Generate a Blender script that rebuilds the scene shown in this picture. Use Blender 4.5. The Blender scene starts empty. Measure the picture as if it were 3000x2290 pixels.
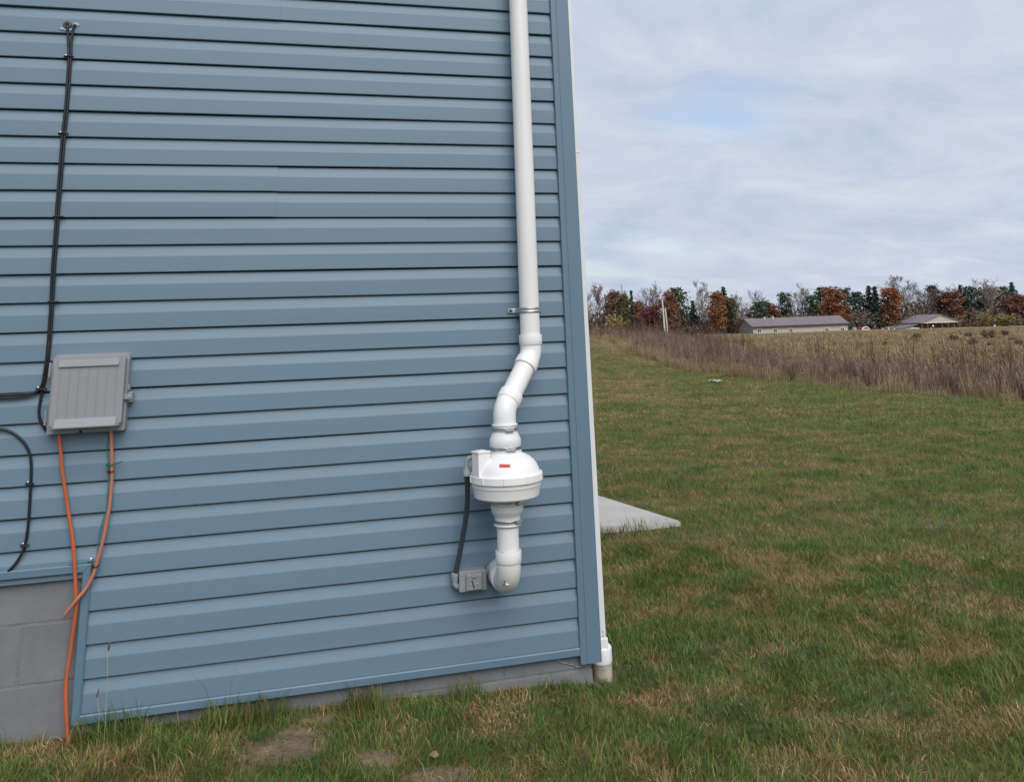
import bpy, bmesh, math, random
import numpy as np
from mathutils import Vector, Matrix, Euler

random.seed(7)
rng = np.random.default_rng(11)
sc = bpy.context.scene
C = sc.collection

# ------------------------------------------------------------------ camera
CAM = Vector((-1.29275, -3.81028, 1.37714))
CR = Vector((0.96805578, -0.2483809, -0.03427732))
CU = Vector((-0.02676199, -0.23828107, 0.97082744))
CF = Vector((0.24930264, 0.93889779, 0.23731654))
FPX, CX, CY = 2461.38, 1516.81, 359.86          # focal length and optical centre (the frame is a low crop of the lens circle)
cd = bpy.data.cameras.new('camera'); cam = bpy.data.objects.new('camera', cd); C.objects.link(cam)
M4 = Matrix((CR, CU, -CF)).transposed().to_4x4(); M4.translation = CAM
cam.matrix_world = M4
cd.sensor_fit = 'HORIZONTAL'; cd.sensor_width = 36.0; cd.lens = 36.0 * FPX / 3000.0
cd.shift_x = (1500.0 - CX) / 3000.0
cd.shift_y = -(1145.0 - CY) / 3000.0
cd.clip_start = 0.05; cd.clip_end = 4000
sc.camera = cam

def at(px, py, Y):
    """point of the vertical plane at depth Y that lies behind a photo position"""
    d = CF + CR * ((px - CX) / FPX) + CU * (-(py - CY) / FPX)
    return CAM + d * ((Y - CAM.y) / d.y)

# ------------------------------------------------------------------ world and light
SUN_DIR = Vector((0.10, -0.70, 0.70)).normalized()      # towards the veiled sun, behind the camera
w = bpy.data.worlds.new('World'); sc.world = w; w.use_nodes = True
nt = w.node_tree; nt.nodes.clear()
def N(t, **k):
    n = nt.nodes.new(t)
    for a, b in k.items(): setattr(n, a, b)
    return n
def LK(a, b): nt.links.new(a, b)
out = N('ShaderNodeOutputWorld')
sky = N('ShaderNodeTexSky', sky_type='NISHITA'); sky.sun_disc = False
sky.sun_elevation = math.asin(SUN_DIR.z); sky.sun_rotation = math.atan2(SUN_DIR.x, SUN_DIR.y)
sky.air_density = 1.0; sky.dust_density = 1.5
bgs = N('ShaderNodeBackground'); bgs.inputs[1].default_value = 0.105; LK(sky.outputs[0], bgs.inputs[0])
tc = N('ShaderNodeTexCoord')
sep = N('ShaderNodeSeparateXYZ'); LK(tc.outputs['Generated'], sep.inputs[0])
zz = N('ShaderNodeMath', operation='ADD'); zz.inputs[1].default_value = 0.24
zm = N('ShaderNodeMath', operation='MAXIMUM'); zm.inputs[1].default_value = 0.0
LK(sep.outputs[2], zm.inputs[0]); LK(zm.outputs[0], zz.inputs[0])
dx = N('ShaderNodeMath', operation='DIVIDE'); LK(sep.outputs[0], dx.inputs[0]); LK(zz.outputs[0], dx.inputs[1])
dy = N('ShaderNodeMath', operation='DIVIDE'); LK(sep.outputs[1], dy.inputs[0]); LK(zz.outputs[0], dy.inputs[1])
cmb = N('ShaderNodeCombineXYZ'); LK(dx.outputs[0], cmb.inputs[0]); LK(dy.outputs[0], cmb.inputs[1])
mp = N('ShaderNodeMapping'); mp.inputs['Rotation'].default_value = (0, 0, 0.5); mp.inputs['Scale'].default_value = (0.75, 1.6, 1); mp.inputs['Location'].default_value = (3.1, 1.7, 0)
LK(cmb.outputs[0], mp.inputs[0])
n1 = N('ShaderNodeTexNoise'); n1.inputs['Scale'].default_value = 1.0; n1.inputs['Detail'].default_value = 7; n1.inputs['Roughness'].default_value = 0.55; n1.inputs['Distortion'].default_value = 0.35
LK(mp.outputs[0], n1.inputs[0])
mp2 = N('ShaderNodeMapping'); mp2.inputs['Rotation'].default_value = (0, 0, 0.35); mp2.inputs['Scale'].default_value = (2.5, 3.3, 1); mp2.inputs['Location'].default_value = (9.1, 4.7, 2)
LK(cmb.outputs[0], mp2.inputs[0])
n2 = N('ShaderNodeTexNoise'); n2.inputs['Scale'].default_value = 1.0; n2.inputs['Detail'].default_value = 8; n2.inputs['Roughness'].default_value = 0.6; n2.inputs['Distortion'].default_value = 0.5
LK(mp2.outputs[0], n2.inputs[0])
# one thin place in the cloud sheet lets the blue through
gapd = (at(2110, 335, 900) - CAM).normalized()
dn = N('ShaderNodeVectorMath', operation='SUBTRACT'); dn.inputs[1].default_value = gapd; LK(tc.outputs['Generated'], dn.inputs[0])
mpg = N('ShaderNodeMapping'); mpg.inputs['Scale'].default_value = (4.6, 4.6, 13.0); LK(dn.outputs[0], mpg.inputs[0])
ln = N('ShaderNodeVectorMath', operation='LENGTH'); LK(mpg.outputs[0], ln.inputs[0])
gr = N('ShaderNodeMapRange', interpolation_type='SMOOTHSTEP'); gr.inputs[1].default_value = 0.0; gr.inputs[2].default_value = 1.0; gr.inputs[3].default_value = 0.30; gr.inputs[4].default_value = 0.0
LK(ln.outputs['Value'], gr.inputs[0])
sub = N('ShaderNodeMath', operation='SUBTRACT'); LK(n1.outputs[0], sub.inputs[0]); LK(gr.outputs[0], sub.inputs[1])
cov = N('ShaderNodeMapRange', interpolation_type='SMOOTHSTEP'); cov.inputs[1].default_value = 0.12; cov.inputs[2].default_value = 0.45; cov.inputs[3].default_value = 0.05; cov.inputs[4].default_value = 1.0
LK(sub.outputs[0], cov.inputs[0])
cr = N('ShaderNodeValToRGB'); e = cr.color_ramp.elements
e[0].position = 0.32; e[0].color = (0.300, 0.352, 0.448, 1)
e[1].position = 0.72; e[1].color = (0.432, 0.455, 0.512, 1)
LK(n2.outputs[0], cr.inputs[0])
bgc = N('ShaderNodeBackground'); bgc.inputs[1].default_value = 1.0; LK(cr.outputs[0], bgc.inputs[0])
mx = N('ShaderNodeMixShader'); LK(cov.outputs[0], mx.inputs[0]); LK(bgs.outputs[0], mx.inputs[1]); LK(bgc.outputs[0], mx.inputs[2])
LK(mx.outputs[0], out.inputs[0])

sl = bpy.data.lights.new('sun', 'SUN'); sl.energy = 1.5; sl.angle = math.radians(50); sl.color = (1.0, 0.95, 0.88)
so = bpy.data.objects.new('sun', sl); C.objects.link(so); so.location = (-20, -30, 40)
so.rotation_euler = (-SUN_DIR).to_track_quat('-Z', 'Y').to_euler()
sc.cycles.max_bounces = 6; sc.cycles.diffuse_bounces = 2; sc.cycles.glossy_bounces = 2; sc.cycles.transmission_bounces = 2; sc.cycles.transparent_max_bounces = 4
vs = sc.view_settings
vs.view_transform = 'Standard'; vs.look = 'None'; vs.exposure = 0.70; vs.gamma = 1.0; vs.use_curve_mapping = False

# ------------------------------------------------------------------ materials
MATS = {}
def mat(name, col, rough=0.6, var=0.12, scale=6.0, bump=0.0, bscale=60.0, metal=0.0, col2=None, spec=0.5, stretch=(1, 1, 1), detail=5, coat=0.0):
    m = bpy.data.materials.new(name); m.use_nodes = True; t = m.node_tree; b = t.nodes['Principled BSDF']
    tcn = t.nodes.new('ShaderNodeTexCoord'); mpn = t.nodes.new('ShaderNodeMapping'); mpn.inputs['Scale'].default_value = stretch
    t.links.new(tcn.outputs['Object'], mpn.inputs[0])
    nz = t.nodes.new('ShaderNodeTexNoise'); nz.inputs['Scale'].default_value = scale; nz.inputs['Detail'].default_value = detail; nz.inputs['Roughness'].default_value = 0.6
    t.links.new(mpn.outputs[0], nz.inputs[0])
    rp = t.nodes.new('ShaderNodeValToRGB'); e = rp.color_ramp.elements
    c2 = col2 or tuple(c * (1 - var) for c in col); c1 = col if col2 else tuple(min(1, c * (1 + var * .6)) for c in col)
    e[0].position = .3; e[1].position = .7
    e[0].color = (*c2, 1); e[1].color = (*c1, 1)
    t.links.new(nz.outputs[0], rp.inputs[0]); t.links.new(rp.outputs[0], b.inputs['Base Color'])
    b.inputs['Roughness'].default_value = rough; b.inputs['Metallic'].default_value = metal; b.inputs['Specular IOR Level'].default_value = spec
    b.inputs['Coat Weight'].default_value = coat
    if bump:
        nb = t.nodes.new('ShaderNodeTexNoise'); nb.inputs['Scale'].default_value = bscale; nb.inputs['Detail'].default_value = 4
        t.links.new(mpn.outputs[0], nb.inputs[0])
        bp = t.nodes.new('ShaderNodeBump'); bp.inputs['Strength'].default_value = bump; bp.inputs['Distance'].default_value = 0.004
        t.links.new(nb.outputs[0], bp.inputs['Height']); t.links.new(bp.outputs[0], b.inputs['Normal'])
    MATS[name] = m
    return m

def splash(m):
    """rain-splashed dust along the foot of the wall and faint chalking"""
    t = m.node_tree; b = t.nodes['Principled BSDF']; src = b.inputs['Base Color'].links[0].from_socket
    g = t.nodes.new('ShaderNodeNewGeometry'); sp = t.nodes.new('ShaderNodeSeparateXYZ'); t.links.new(g.outputs['Position'], sp.inputs[0])
    mr = t.nodes.new('ShaderNodeMapRange'); mr.inputs[1].default_value = .42; mr.inputs[2].default_value = .03; t.links.new(sp.outputs[2], mr.inputs[0])
    n = t.nodes.new('ShaderNodeTexNoise'); n.inputs['Scale'].default_value = 38; n.inputs['Detail'].default_value = 8; n.inputs['Roughness'].default_value = .75; t.links.new(g.outputs['Position'], n.inputs[0])
    r = t.nodes.new('ShaderNodeMapRange'); r.inputs[1].default_value = .50; r.inputs[2].default_value = .72; r.inputs[4].default_value = .30; t.links.new(n.outputs[0], r.inputs[0])
    mu = t.nodes.new('ShaderNodeMath'); mu.operation = 'MULTIPLY'; t.links.new(mr.outputs[0], mu.inputs[0]); t.links.new(r.outputs[0], mu.inputs[1])
    mx_ = t.nodes.new('ShaderNodeMix'); mx_.data_type = 'RGBA'; t.links.new(mu.outputs[0], mx_.inputs[0]); t.links.new(src, mx_.inputs[6]); mx_.inputs[7].default_value = (.24, .21, .17, 1)
    t.links.new(mx_.outputs[2], b.inputs['Base Color'])
mat('siding', (0.147, 0.226, 0.296), 0.45, .07, 1.3, .10, 70, stretch=(.12, 1, 5), spec=.45, detail=8)
splash(MATS['siding'])
mat('trim_blue', (0.122, 0.202, 0.274), 0.42, .05, 2, .03, 120, spec=.45)
mat('white_paint', (0.78, 0.78, 0.76), 0.6, .05, 3)
mat('pvc', (0.82, 0.81, 0.80), 0.33, .05, 7, .0, spec=.5, stretch=(1, 1, .25), detail=9)
mat('pvc_fit', (0.84, 0.84, 0.84), 0.28, .03, 5, spec=.5)
mat('fan_plastic', (0.83, 0.815, 0.81), 0.45, .03, 6, .03, 300)
mat('rubber_white', (0.74, 0.74, 0.74), 0.5, .04, 8)
mat('elbow_dirty', (0.74, 0.73, 0.70), 0.4, .14, 9, detail=8)
mat('steel', (0.50, 0.51, 0.52), 0.32, .2, 30, metal=.9)
mat('galv', (0.62, 0.64, 0.66), 0.38, .15, 40, metal=.85)
mat('screw', (0.55, 0.54, 0.52), 0.35, .15, 60, metal=.8)
mat('grey_plastic', (0.29, 0.298, 0.318), 0.5, .05, 7, .05, 400)
mat('grey_box', (0.30, 0.31, 0.32), 0.42, .07, 14, .03, 300)
mat('conduit_dark', (0.048, 0.058, 0.076), 0.5, .12, 12)
mat('conduit_nut', (0.30, 0.34, 0.38), 0.45, .08, 14)
mat('cable_black', (0.012, 0.013, 0.018), 0.42, .2, 30)
mat('orange', (0.52, 0.125, 0.045), 0.5, .12, 9)
mat('orange_pale', (0.50, 0.18, 0.11), 0.5, .12, 9)
mat('teal', (0.035, 0.22, 0.22), 0.45, .1, 30)
mat('green_tie', (0.015, 0.15, 0.07), 0.4, .1, 30)
mat('red_sticker', (0.55, 0.05, 0.03), 0.5, .25, 90)
mat('dark_plastic', (0.02, 0.02, 0.022), 0.5, .2, 30)
mat('grommet', (0.06, 0.065, 0.07), 0.6, .3, 60, .1, 200)
mat('sealant', (0.34, 0.40, 0.45), 0.3, .12, 90, .2, 150)
mat('block', (0.216, 0.221, 0.232), 0.92, .2, 5, .7, 420, detail=10)
mat('mortar', (0.20, 0.203, 0.21), 0.95, .15, 20, .9, 120)
mat('concrete', (0.52, 0.50, 0.475), 0.9, .16, 2.2, .5, 90, detail=9)
mat('clay_pipe', (0.46, 0.41, 0.34), 0.8, .4, 14, .3, 60, detail=8)
mat('downspout', (0.78, 0.79, 0.80), 0.35, .03, 5)
mat('stalk', (0.42, 0.36, 0.26), 0.8, .15, 30)
mat('seed_head', (0.12, 0.095, 0.07), 0.9, .3, 90)
mat('litter', (0.48, 0.48, 0.40), 0.7, .25, 20)
mat('barn_wall', (0.46, 0.43, 0.36), 0.8, .06, .5)
mat('barn_end_shaded', (0.27, 0.26, 0.26), 0.8, .06, .5)  # shaded end of the barn: the shade is put into this darker grey
mat('roof_mauve', (0.20, 0.165, 0.172), 0.55, .1, .3)
mat('fascia', (0.055, 0.035, 0.037), 0.7, .1, 1)
mat('pane', (0.03, 0.033, 0.036), 0.5, .1, 1)
mat('timber', (0.20, 0.13, 0.085), 0.85, .2, 2)
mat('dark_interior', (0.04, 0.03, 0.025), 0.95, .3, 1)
mat('shed_red', (0.25, 0.035, 0.03), 0.7, .15, 1)
mat('pole_wood', (0.62, 0.59, 0.55), 0.9, .15, 3)
mat('bark', (0.15, 0.125, 0.11), 0.95, .25, 2)
mat('bark_pale', (0.30, 0.27, 0.26), 0.95, .2, 2)

def vcol_mat(name, transl=0.25, rough=0.65, jitter=0.25, spec=0.25):
    """leaf or blade colour from the mesh, shifted a little for each plant"""
    m = bpy.data.materials.new(name); m.use_nodes = True; t = m.node_tree; b = t.nodes['Principled BSDF']
    a = t.nodes.new('ShaderNodeAttribute'); a.attribute_name = 'Col'
    oi = t.nodes.new('ShaderNodeObjectInfo')
    mr = t.nodes.new('ShaderNodeMapRange'); mr.inputs[3].default_value = 1 - jitter; mr.inputs[4].default_value = 1 + jitter
    t.links.new(oi.outputs['Random'], mr.inputs[0])
    hs = t.nodes.new('ShaderNodeHueSaturation'); t.links.new(a.outputs['Color'], hs.inputs['Color']); t.links.new(mr.outputs[0], hs.inputs['Value'])
    t.links.new(hs.outputs[0], b.inputs['Base Color']); b.inputs['Roughness'].default_value = rough; b.inputs['Specular IOR Level'].default_value = spec
    if transl:
        tr = t.nodes.new('ShaderNodeBsdfTranslucent'); t.links.new(hs.outputs[0], tr.inputs[0])
        mxs = t.nodes.new('ShaderNodeMixShader'); mxs.inputs[0].default_value = transl
        t.links.new(b.outputs[0], mxs.inputs[1]); t.links.new(tr.outputs[0], mxs.inputs[2])
        t.links.new(mxs.outputs[0], t.nodes['Material Output'].inputs[0])
    MATS[name] = m
    return m
vcol_mat('blade', .25, .6, 0.0)
vcol_mat('weed', 0, .85, .25, .1)
vcol_mat('foliage', 0, .8, .12, .1)

def tint_mat(name, col, var=.35, scale=.5, transl=.12):
    """foliage of one tree kind: clump-to-clump variation"""
    m = mat(name, tuple(c * 1.25 for c in col), .85, 0, scale, col2=tuple(c * (1 - var) for c in col), spec=.1)
    return m
tint_mat('leaf_orange', (0.284, 0.127, 0.065)); tint_mat('leaf_rust', (0.228, 0.114, 0.080)); tint_mat('leaf_darkred', (0.152, 0.061, 0.052))
tint_mat('leaf_brown', (0.196, 0.123, 0.080)); tint_mat('leaf_olive', (0.131, 0.123, 0.065)); tint_mat('leaf_pine', (0.075, 0.115, 0.062))
tint_mat('leaf_spruce', (0.052, 0.082, 0.056)); tint_mat('leaf_yellow', (0.319, 0.254, 0.087)); tint_mat('leaf_sparse', (0.232, 0.123, 0.080))
tint_mat('shrub_dark', (0.160, 0.109, 0.090))

# ------------------------------------------------------------------ mesh helpers
def obj(name, bm, m, parent=None, smooth=False, autosmooth=None):
    me = bpy.data.meshes.new(name)
    bmesh.ops.recalc_face_normals(bm, faces=bm.faces[:])
    bm.to_mesh(me); bm.free()
    return link(name, me, m, parent, smooth, autosmooth)
def link(name, me, m, parent=None, smooth=False, autosmooth=None):
    if m: me.materials.append(MATS[m] if isinstance(m, str) else m)
    if smooth or autosmooth is not None:
        me.polygons.foreach_set('use_smooth', [True] * len(me.polygons))
    if autosmooth is not None:
        me.set_sharp_from_angle(angle=math.radians(autosmooth))
    o = bpy.data.objects.new(name, me); C.objects.link(o)
    if parent: o.parent = parent
    return o
def tag(o, label=None, cat=None, group=None, kind=None):
    if label: o['label'] = label
    if cat: o['category'] = cat
    if group: o['group'] = group
    if kind: o['kind'] = kind
    return o
def thing(name, label, cat, loc=(0, 0, 0), group=None):
    o = bpy.data.objects.new(name, None); C.objects.link(o); o.location = loc; o.empty_display_size = .1
    return tag(o, label, cat, group)
def box(bm, x0, x1, y0, y1, z0, z1, bev=0.0, seg=2):
    vs_ = [bm.verts.new((x, y, z)) for x in (x0, x1) for y in (y0, y1) for z in (z0, z1)]
    fs = [bm.faces.new([vs_[i] for i in q]) for q in ((0, 1, 3, 2), (4, 6, 7, 5), (0, 4, 5, 1), (2, 3, 7, 6), (0, 2, 6, 4), (1, 5, 7, 3))]
    if bev:
        es = {e for f in fs for e in f.edges}
        bmesh.ops.bevel(bm, geom=list(es), offset=bev, segments=seg, affect='EDGES', profile=.6)
def bxm(*a, **k):
    bm = bmesh.new(); box(bm, *a, **k); return bm
def lathe(bm, prof, c=(0, 0, 0), n=40, caps=True):
    rings = []
    for r, z in prof:
        rings.append([bm.verts.new((c[0] + r * math.cos(2 * math.pi * i / n), c[1] + r * math.sin(2 * math.pi * i / n), c[2] + z)) for i in range(n)])
    for a, b in zip(rings, rings[1:]):
        for i in range(n):
            bm.faces.new((a[i], a[(i + 1) % n], b[(i + 1) % n], b[i]))
    if caps:
        bm.faces.new(rings[0]); bm.faces.new(rings[-1])
def smoothpath(pts, n=8):
    pts = [Vector(p) for p in pts]; o = []
    P = [pts[0] * 2 - pts[1]] + pts + [pts[-1] * 2 - pts[-2]]
    for i in range(1, len(P) - 2):
        a, b, c, d = P[i - 1:i + 3]
        for k in range(n):
            t = k / n
            o.append(0.5 * ((2 * b) + (c - a) * t + (2 * a - 5 * b + 4 * c - d) * t * t + (3 * b - a - 3 * c + d) * t ** 3))
    o.append(pts[-1]); return o
def tube(bm, pts, r, n=8, caps=True):
    pts = [Vector(p) for p in pts]
    if not hasattr(r, '__len__'): r = [r] * len(pts)
    rings = []; up = None
    for i, p in enumerate(pts):
        d = (pts[min(i + 1, len(pts) - 1)] - pts[max(i - 1, 0)])
        d = d.normalized() if d.length > 1e-9 else Vector((0, 0, 1))
        if up is None:
            up = d.orthogonal().normalized()
        else:
            up = up - d * up.dot(d)
            up = up.normalized() if up.length > 1e-6 else d.orthogonal().normalized()
        s = d.cross(up)
        rings.append([bm.verts.new(p + (up * math.cos(2 * math.pi * k / n) + s * math.sin(2 * math.pi * k / n)) * r[i]) for k in range(n)])
    for a, b in zip(rings, rings[1:]):
        for k in range(n):
            bm.faces.new((a[k], a[(k + 1) % n], b[(k + 1) % n], b[k]))
    if caps and n > 2:
        bm.faces.new(rings[0]); bm.faces.new(rings[-1])
def tubem(*a, **k):
    bm = bmesh.new(); tube(bm, *a, **k); return bm
def prism(bm, poly, axis, a0, a1):
    """polygon (list of 2-D points) extruded along axis 0, 1 or 2"""
    def P(u, v, a):
        return ((a, u, v), (u, a, v), (u, v, a))[axis]
    A = [bm.verts.new(P(u, v, a0)) for u, v in poly]; B = [bm.verts.new(P(u, v, a1)) for u, v in poly]
    k = len(poly)
    for i in range(k): bm.faces.new((A[i], A[(i + 1) % k], B[(i + 1) % k], B[i]))
    bm.faces.new(A); bm.faces.new(B)

# value noise (numpy) for the lie of the land and where things grow
_G = np.random.default_rng(5).random((256, 256))
def vnoise(x, y, s=1.0, seed=0):
    x = np.asarray(x) / s + seed * 17.31; y = np.asarray(y) / s + seed * 9.77
    xi = np.floor(x).astype(int); yi = np.floor(y).astype(int); fx = x - xi; fy = y - yi
    fx = fx * fx * (3 - 2 * fx); fy = fy * fy * (3 - 2 * fy)
    g = lambda a, b: _G[a % 256, b % 256]
    return (g(xi, yi) * (1 - fx) + g(xi + 1, yi) * fx) * (1 - fy) + (g(xi, yi + 1) * (1 - fx) + g(xi + 1, yi + 1) * fx) * fy
def fnoise(x, y, s=1.0, seed=0):
    return (vnoise(x, y, s, seed) + .5 * vnoise(x, y, s / 2.1, seed + 1) + .25 * vnoise(x, y, s / 4.3, seed + 2)) / 1.75
def ground_z(x, y):
    x = np.asarray(x, float); y = np.asarray(y, float)
    z = -0.080 - 0.032 * np.clip(x, -3.2, 0.0) - .016 * np.clip(x / .4, 0, 1)
    z = z - 0.0055 * np.clip(y - 12, 0, 900) - 0.0125 * np.clip(x - 12, 0, 700)
    z = z + (fnoise(x, y, .55, 3) - .5) * .035 - .055 * np.exp(-((x - .10) / .16) ** 2 - ((y - .06) / .22) ** 2)
    z = z + 1.12 * np.exp(-((x - 8.5) / 9.0) ** 2 - ((y - 33.0) / 8.0) ** 2)
    d = np.hypot(x + 1.3, y + 3.8)
    z = z + (fnoise(x, y, 9, 8) - .5) * .25 * np.clip((d - 12) / 30, 0, 1) + (fnoise(x, y, 60, 4) - .5) * 1.2 * np.clip((d - 50) / 150, 0, 1)
    return z
def gz(x, y): return float(ground_z(x, y))

# where the lawn is worn, dry or tall
LX = 10.4                                 # lawn ends here, rough ground begins
BARE = [(-1.30, -.28, .13, .11), (-1.16, -.10, .06, .05), (-1.0, -.46, .08, .05), (-.78, -.62, .10, .06), (.03, -.92, .08, .05)]
DRYP = [(-.57, -.30, .14, .13), (-2.05, -.13, .16, .10), (.20, -.22, .20, .12), (-.30, -.12, .16, .06), (-.85, -.25, .12, .07), (4.6, 13.5, 1.6, 1.0), (6.6, 11.5, 1.3, .8), (3.4, 10.2, 1.0, .6), (6.0, 17.0, 2.0, 1.2)]
TALL = [(-1.93, -.06, .13, .05), (-1.50, -.07, .10, .06), (-1.36, -.05, .07, .04), (-.95, -.06, .10, .04), (-.60, -.05, .08, .03), (-2.45, -.06, .15, .05), (.75, 2.47, .6, .05)]
def ell(x, y, L_):
    m = np.zeros(len(x)); nn = (fnoise(x, y, .11, 95) - .5) * 2.2
    for cx_, cy_, a, b in L_:
        d = ((x - cx_) / a) ** 2 + ((y - cy_) / b) ** 2 + nn
        m = np.maximum(m, np.clip(1.6 - d, 0, 1))
    return m
# ------------------------------------------------------------------ ground
def grid_ground():
    xs = np.concatenate([np.linspace(-1500, -60, 12), np.linspace(-50, -6, 12), np.linspace(-4, 6, 170), np.linspace(6.3, 40, 66), np.linspace(42, 400, 70), np.linspace(420, 1800, 14)])
    ys = np.concatenate([np.linspace(-400, -20, 8), np.linspace(-18, -3.6, 9), np.linspace(-3, 5, 130), np.linspace(5.3, 40, 72), np.linspace(42, 420, 70), np.linspace(440, 2200, 14)])
    Xg, Yg = np.meshgrid(xs, ys, indexing='ij'); Zg = ground_z(Xg, Yg)
    nx, ny = len(xs), len(ys)
    v = np.stack([Xg, Yg, Zg], -1).reshape(-1, 3)
    i, j = np.meshgrid(np.arange(nx - 1), np.arange(ny - 1), indexing='ij'); a = (i * ny + j).ravel()
    f = np.stack([a, a + ny, a + ny + 1, a + 1], -1)
    me = bpy.data.meshes.new('ground'); me.from_pydata(v.tolist(), [], f.tolist()); me.update()
    wr = np.maximum(ell(v[:, 0], v[:, 1], [(a_, b_, c_ * 1.25, d_ * 1.25) for a_, b_, c_, d_ in BARE]), np.clip((fnoise(v[:, 0], v[:, 1], .5, 91) - .66) * 8, 0, .7))
    at_ = me.attributes.new('worn', 'FLOAT', 'POINT'); at_.data.foreach_set('value', wr.astype(np.float32))
    return me
def ground_mat():
    m = bpy.data.materials.new('lawn_soil'); m.use_nodes = True; t = m.node_tree; b = t.nodes['Principled BSDF']
    b.inputs['Roughness'].default_value = .95; b.inputs['Specular IOR Level'].default_value = .1
    g = t.nodes.new('ShaderNodeNewGeometry')
    def nz(s, d=6, r=.6, stretch=None):
        n = t.nodes.new('ShaderNodeTexNoise'); n.inputs['Scale'].default_value = s; n.inputs['Detail'].default_value = d; n.inputs['Roughness'].default_value = r
        if stretch:
            mpp = t.nodes.new('ShaderNodeMapping'); mpp.inputs['Scale'].default_value = stretch
            t.links.new(g.outputs['Position'], mpp.inputs[0]); t.links.new(mpp.outputs[0], n.inputs[0])
        else: t.links.new(g.outputs['Position'], n.inputs[0])
        return n
    def ramp(src, stops):
        r = t.nodes.new('ShaderNodeValToRGB'); e = r.color_ramp.elements
        while len(e) < len(stops): e.new(.5)
        for q, (p, c) in zip(e, stops): q.position = p; q.color = (*c, 1)
        t.links.new(src, r.inputs[0]); return r
    soil = ramp(nz(14, 8, .7).outputs[0], [(.3, (.14, .105, .068)), (.55, (.25, .19, .125)), (.72, (.34, .265, .18))])
    lawn = ramp(nz(2.2, 8, .7).outputs[0], [(.3, (.08, .095, .034)), (.5, (.125, .12, .05)), (.7, (.22, .165, .085))])
    field = ramp(nz(.09, 9, .72, (1, .5, 1)).outputs[0], [(.3, (.15, .118, .072)), (.48, (.24, .19, .112)), (.62, (.29, .23, .14)), (.75, (.19, .16, .08))])
    sp = t.nodes.new('ShaderNodeSeparateXYZ'); t.links.new(g.outputs['Position'], sp.inputs[0])
    def mixr(lo, hi, src, a, bb):
        mr = t.nodes.new('ShaderNodeMapRange'); mr.inputs[1].default_value = lo; mr.inputs[2].default_value = hi; t.links.new(src, mr.inputs[0])
        mx_ = t.nodes.new('ShaderNodeMix'); mx_.data_type = 'RGBA'; t.links.new(mr.outputs[0], mx_.inputs[0]); t.links.new(a, mx_.inputs[6]); t.links.new(bb, mx_.inputs[7]); return mx_.outputs[2]
    wa = t.nodes.new('ShaderNodeAttribute'); wa.attribute_name = 'worn'
    wn_ = t.nodes.new('ShaderNodeMath'); wn_.operation = 'MULTIPLY_ADD'; wn_.inputs[1].default_value = 1.5; t.links.new(nz(9, 8, .7).outputs[0], wn_.inputs[0]); t.links.new(wa.outputs['Fac'], wn_.inputs[2])
    near = mixr(1.05, 1.75, wn_.outputs[0], lawn.outputs[0], soil.outputs[0])
    fx_ = mixr(9.8, 11.5, sp.outputs[0], near, field.outputs[0])
    fy_ = mixr(30, 36, sp.outputs[1], fx_, field.outputs[0])
    t.links.new(fy_, b.inputs['Base Color'])
    bp = t.nodes.new('ShaderNodeBump'); bp.inputs['Strength'].default_value = .8; bp.inputs['Distance'].default_value = .03
    t.links.new(nz(30, 6, .7).outputs[0], bp.inputs['Height']); t.links.new(bp.outputs[0], b.inputs['Normal'])
    return m
tag(link('ground', grid_ground(), ground_mat(), smooth=True), kind='structure')

# ------------------------------------------------------------------ house
house = thing('house', 'blue vinyl sided house wall on a grey block foundation', 'house', (0, 0, 0))
CO = 0.1143; ZL0 = 2.80                     # course height, height of course line 0
def course_profile():
    """(outward, down) of one course from just under the butt above to its own butt"""
    p = [(-.026, .0055), (-.0125, .0056), (-.0115, .0075), (-.0080, .022), (-.0040, .036), (-.0006, .0475), (.0, .0505), (.0006, .080), (.0010, CO - .0022), (.0002, CO), (-.006, CO + .0002), (-.026, CO + .0002)]
    return p
def panel_bm(x0, x1, ztop, off=0.0, courses=2):
    bm = bmesh.new(); xs = list(np.arange(x0, x1 - .05, 0.3)) + [x1]; ph = ztop * 7.3 + x0
    poly = []
    for c in range(courses):
        poly += [(-(o_ + off), ztop - c * CO - d_) for o_, d_ in course_profile()]
    cols = [[bm.verts.new((x, y + .0009 * math.sin(x * 2.3 + ph * 3) + .0005 * math.sin(x * 6.1 + ph), z + .0007 * math.sin(x * 1.7 + ph * 5))) for y, z in poly] for x in xs]
    for a, b in zip(cols, cols[1:]):
        for i in range(len(poly) - 1): bm.faces.new((a[i], b[i], b[i + 1], a[i + 1]))
    return bm
XL, XR = -7.0, -0.088
SEAMS = {-16: -3.2, -14: -1.4, -12: -4.4, -10: -2.7, -8: -.95, -6: -3.6, -4: -1.9, -2: at(806, 40, 0).x, 0: -3.1, 2: at(801, 250, 0).x, 4: -2.9, 6: at(797, 560, 0).x, 8: at(1235, 720, 0).x, 10: -3.3, 12: -3.05, 14: at(757, 1200, 0).x, 16: at(1303, 1390, 0).x, 18: -3.3, 20: -1.1, 22: -9}
for row in range(-16, 24, 2):
    zt = ZL0 - row * CO
    xl = XL if row < 20 else -2.03
    s = SEAMS[row] if SEAMS[row] > xl + .2 else None
    if row == 18:                       # the row cut by the raised foundation: full upper course, then to the trim
        pass
    segs = [(xl, XR)] if s is None else [(xl, s + .022), (s, XR)]
    for q, (a, b) in enumerate(segs):
        obj('siding_panel', panel_bm(a, b, zt, -.0018 * q if s is not None else 0.0), 'siding', house, autosmooth=5)
# sheathing and the body of the house behind the cladding
obj('wall_core', bxm(XL, -.03, .05, 8.0, .02, ZL0 + 16 * CO), 'dark_interior', house)
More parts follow.
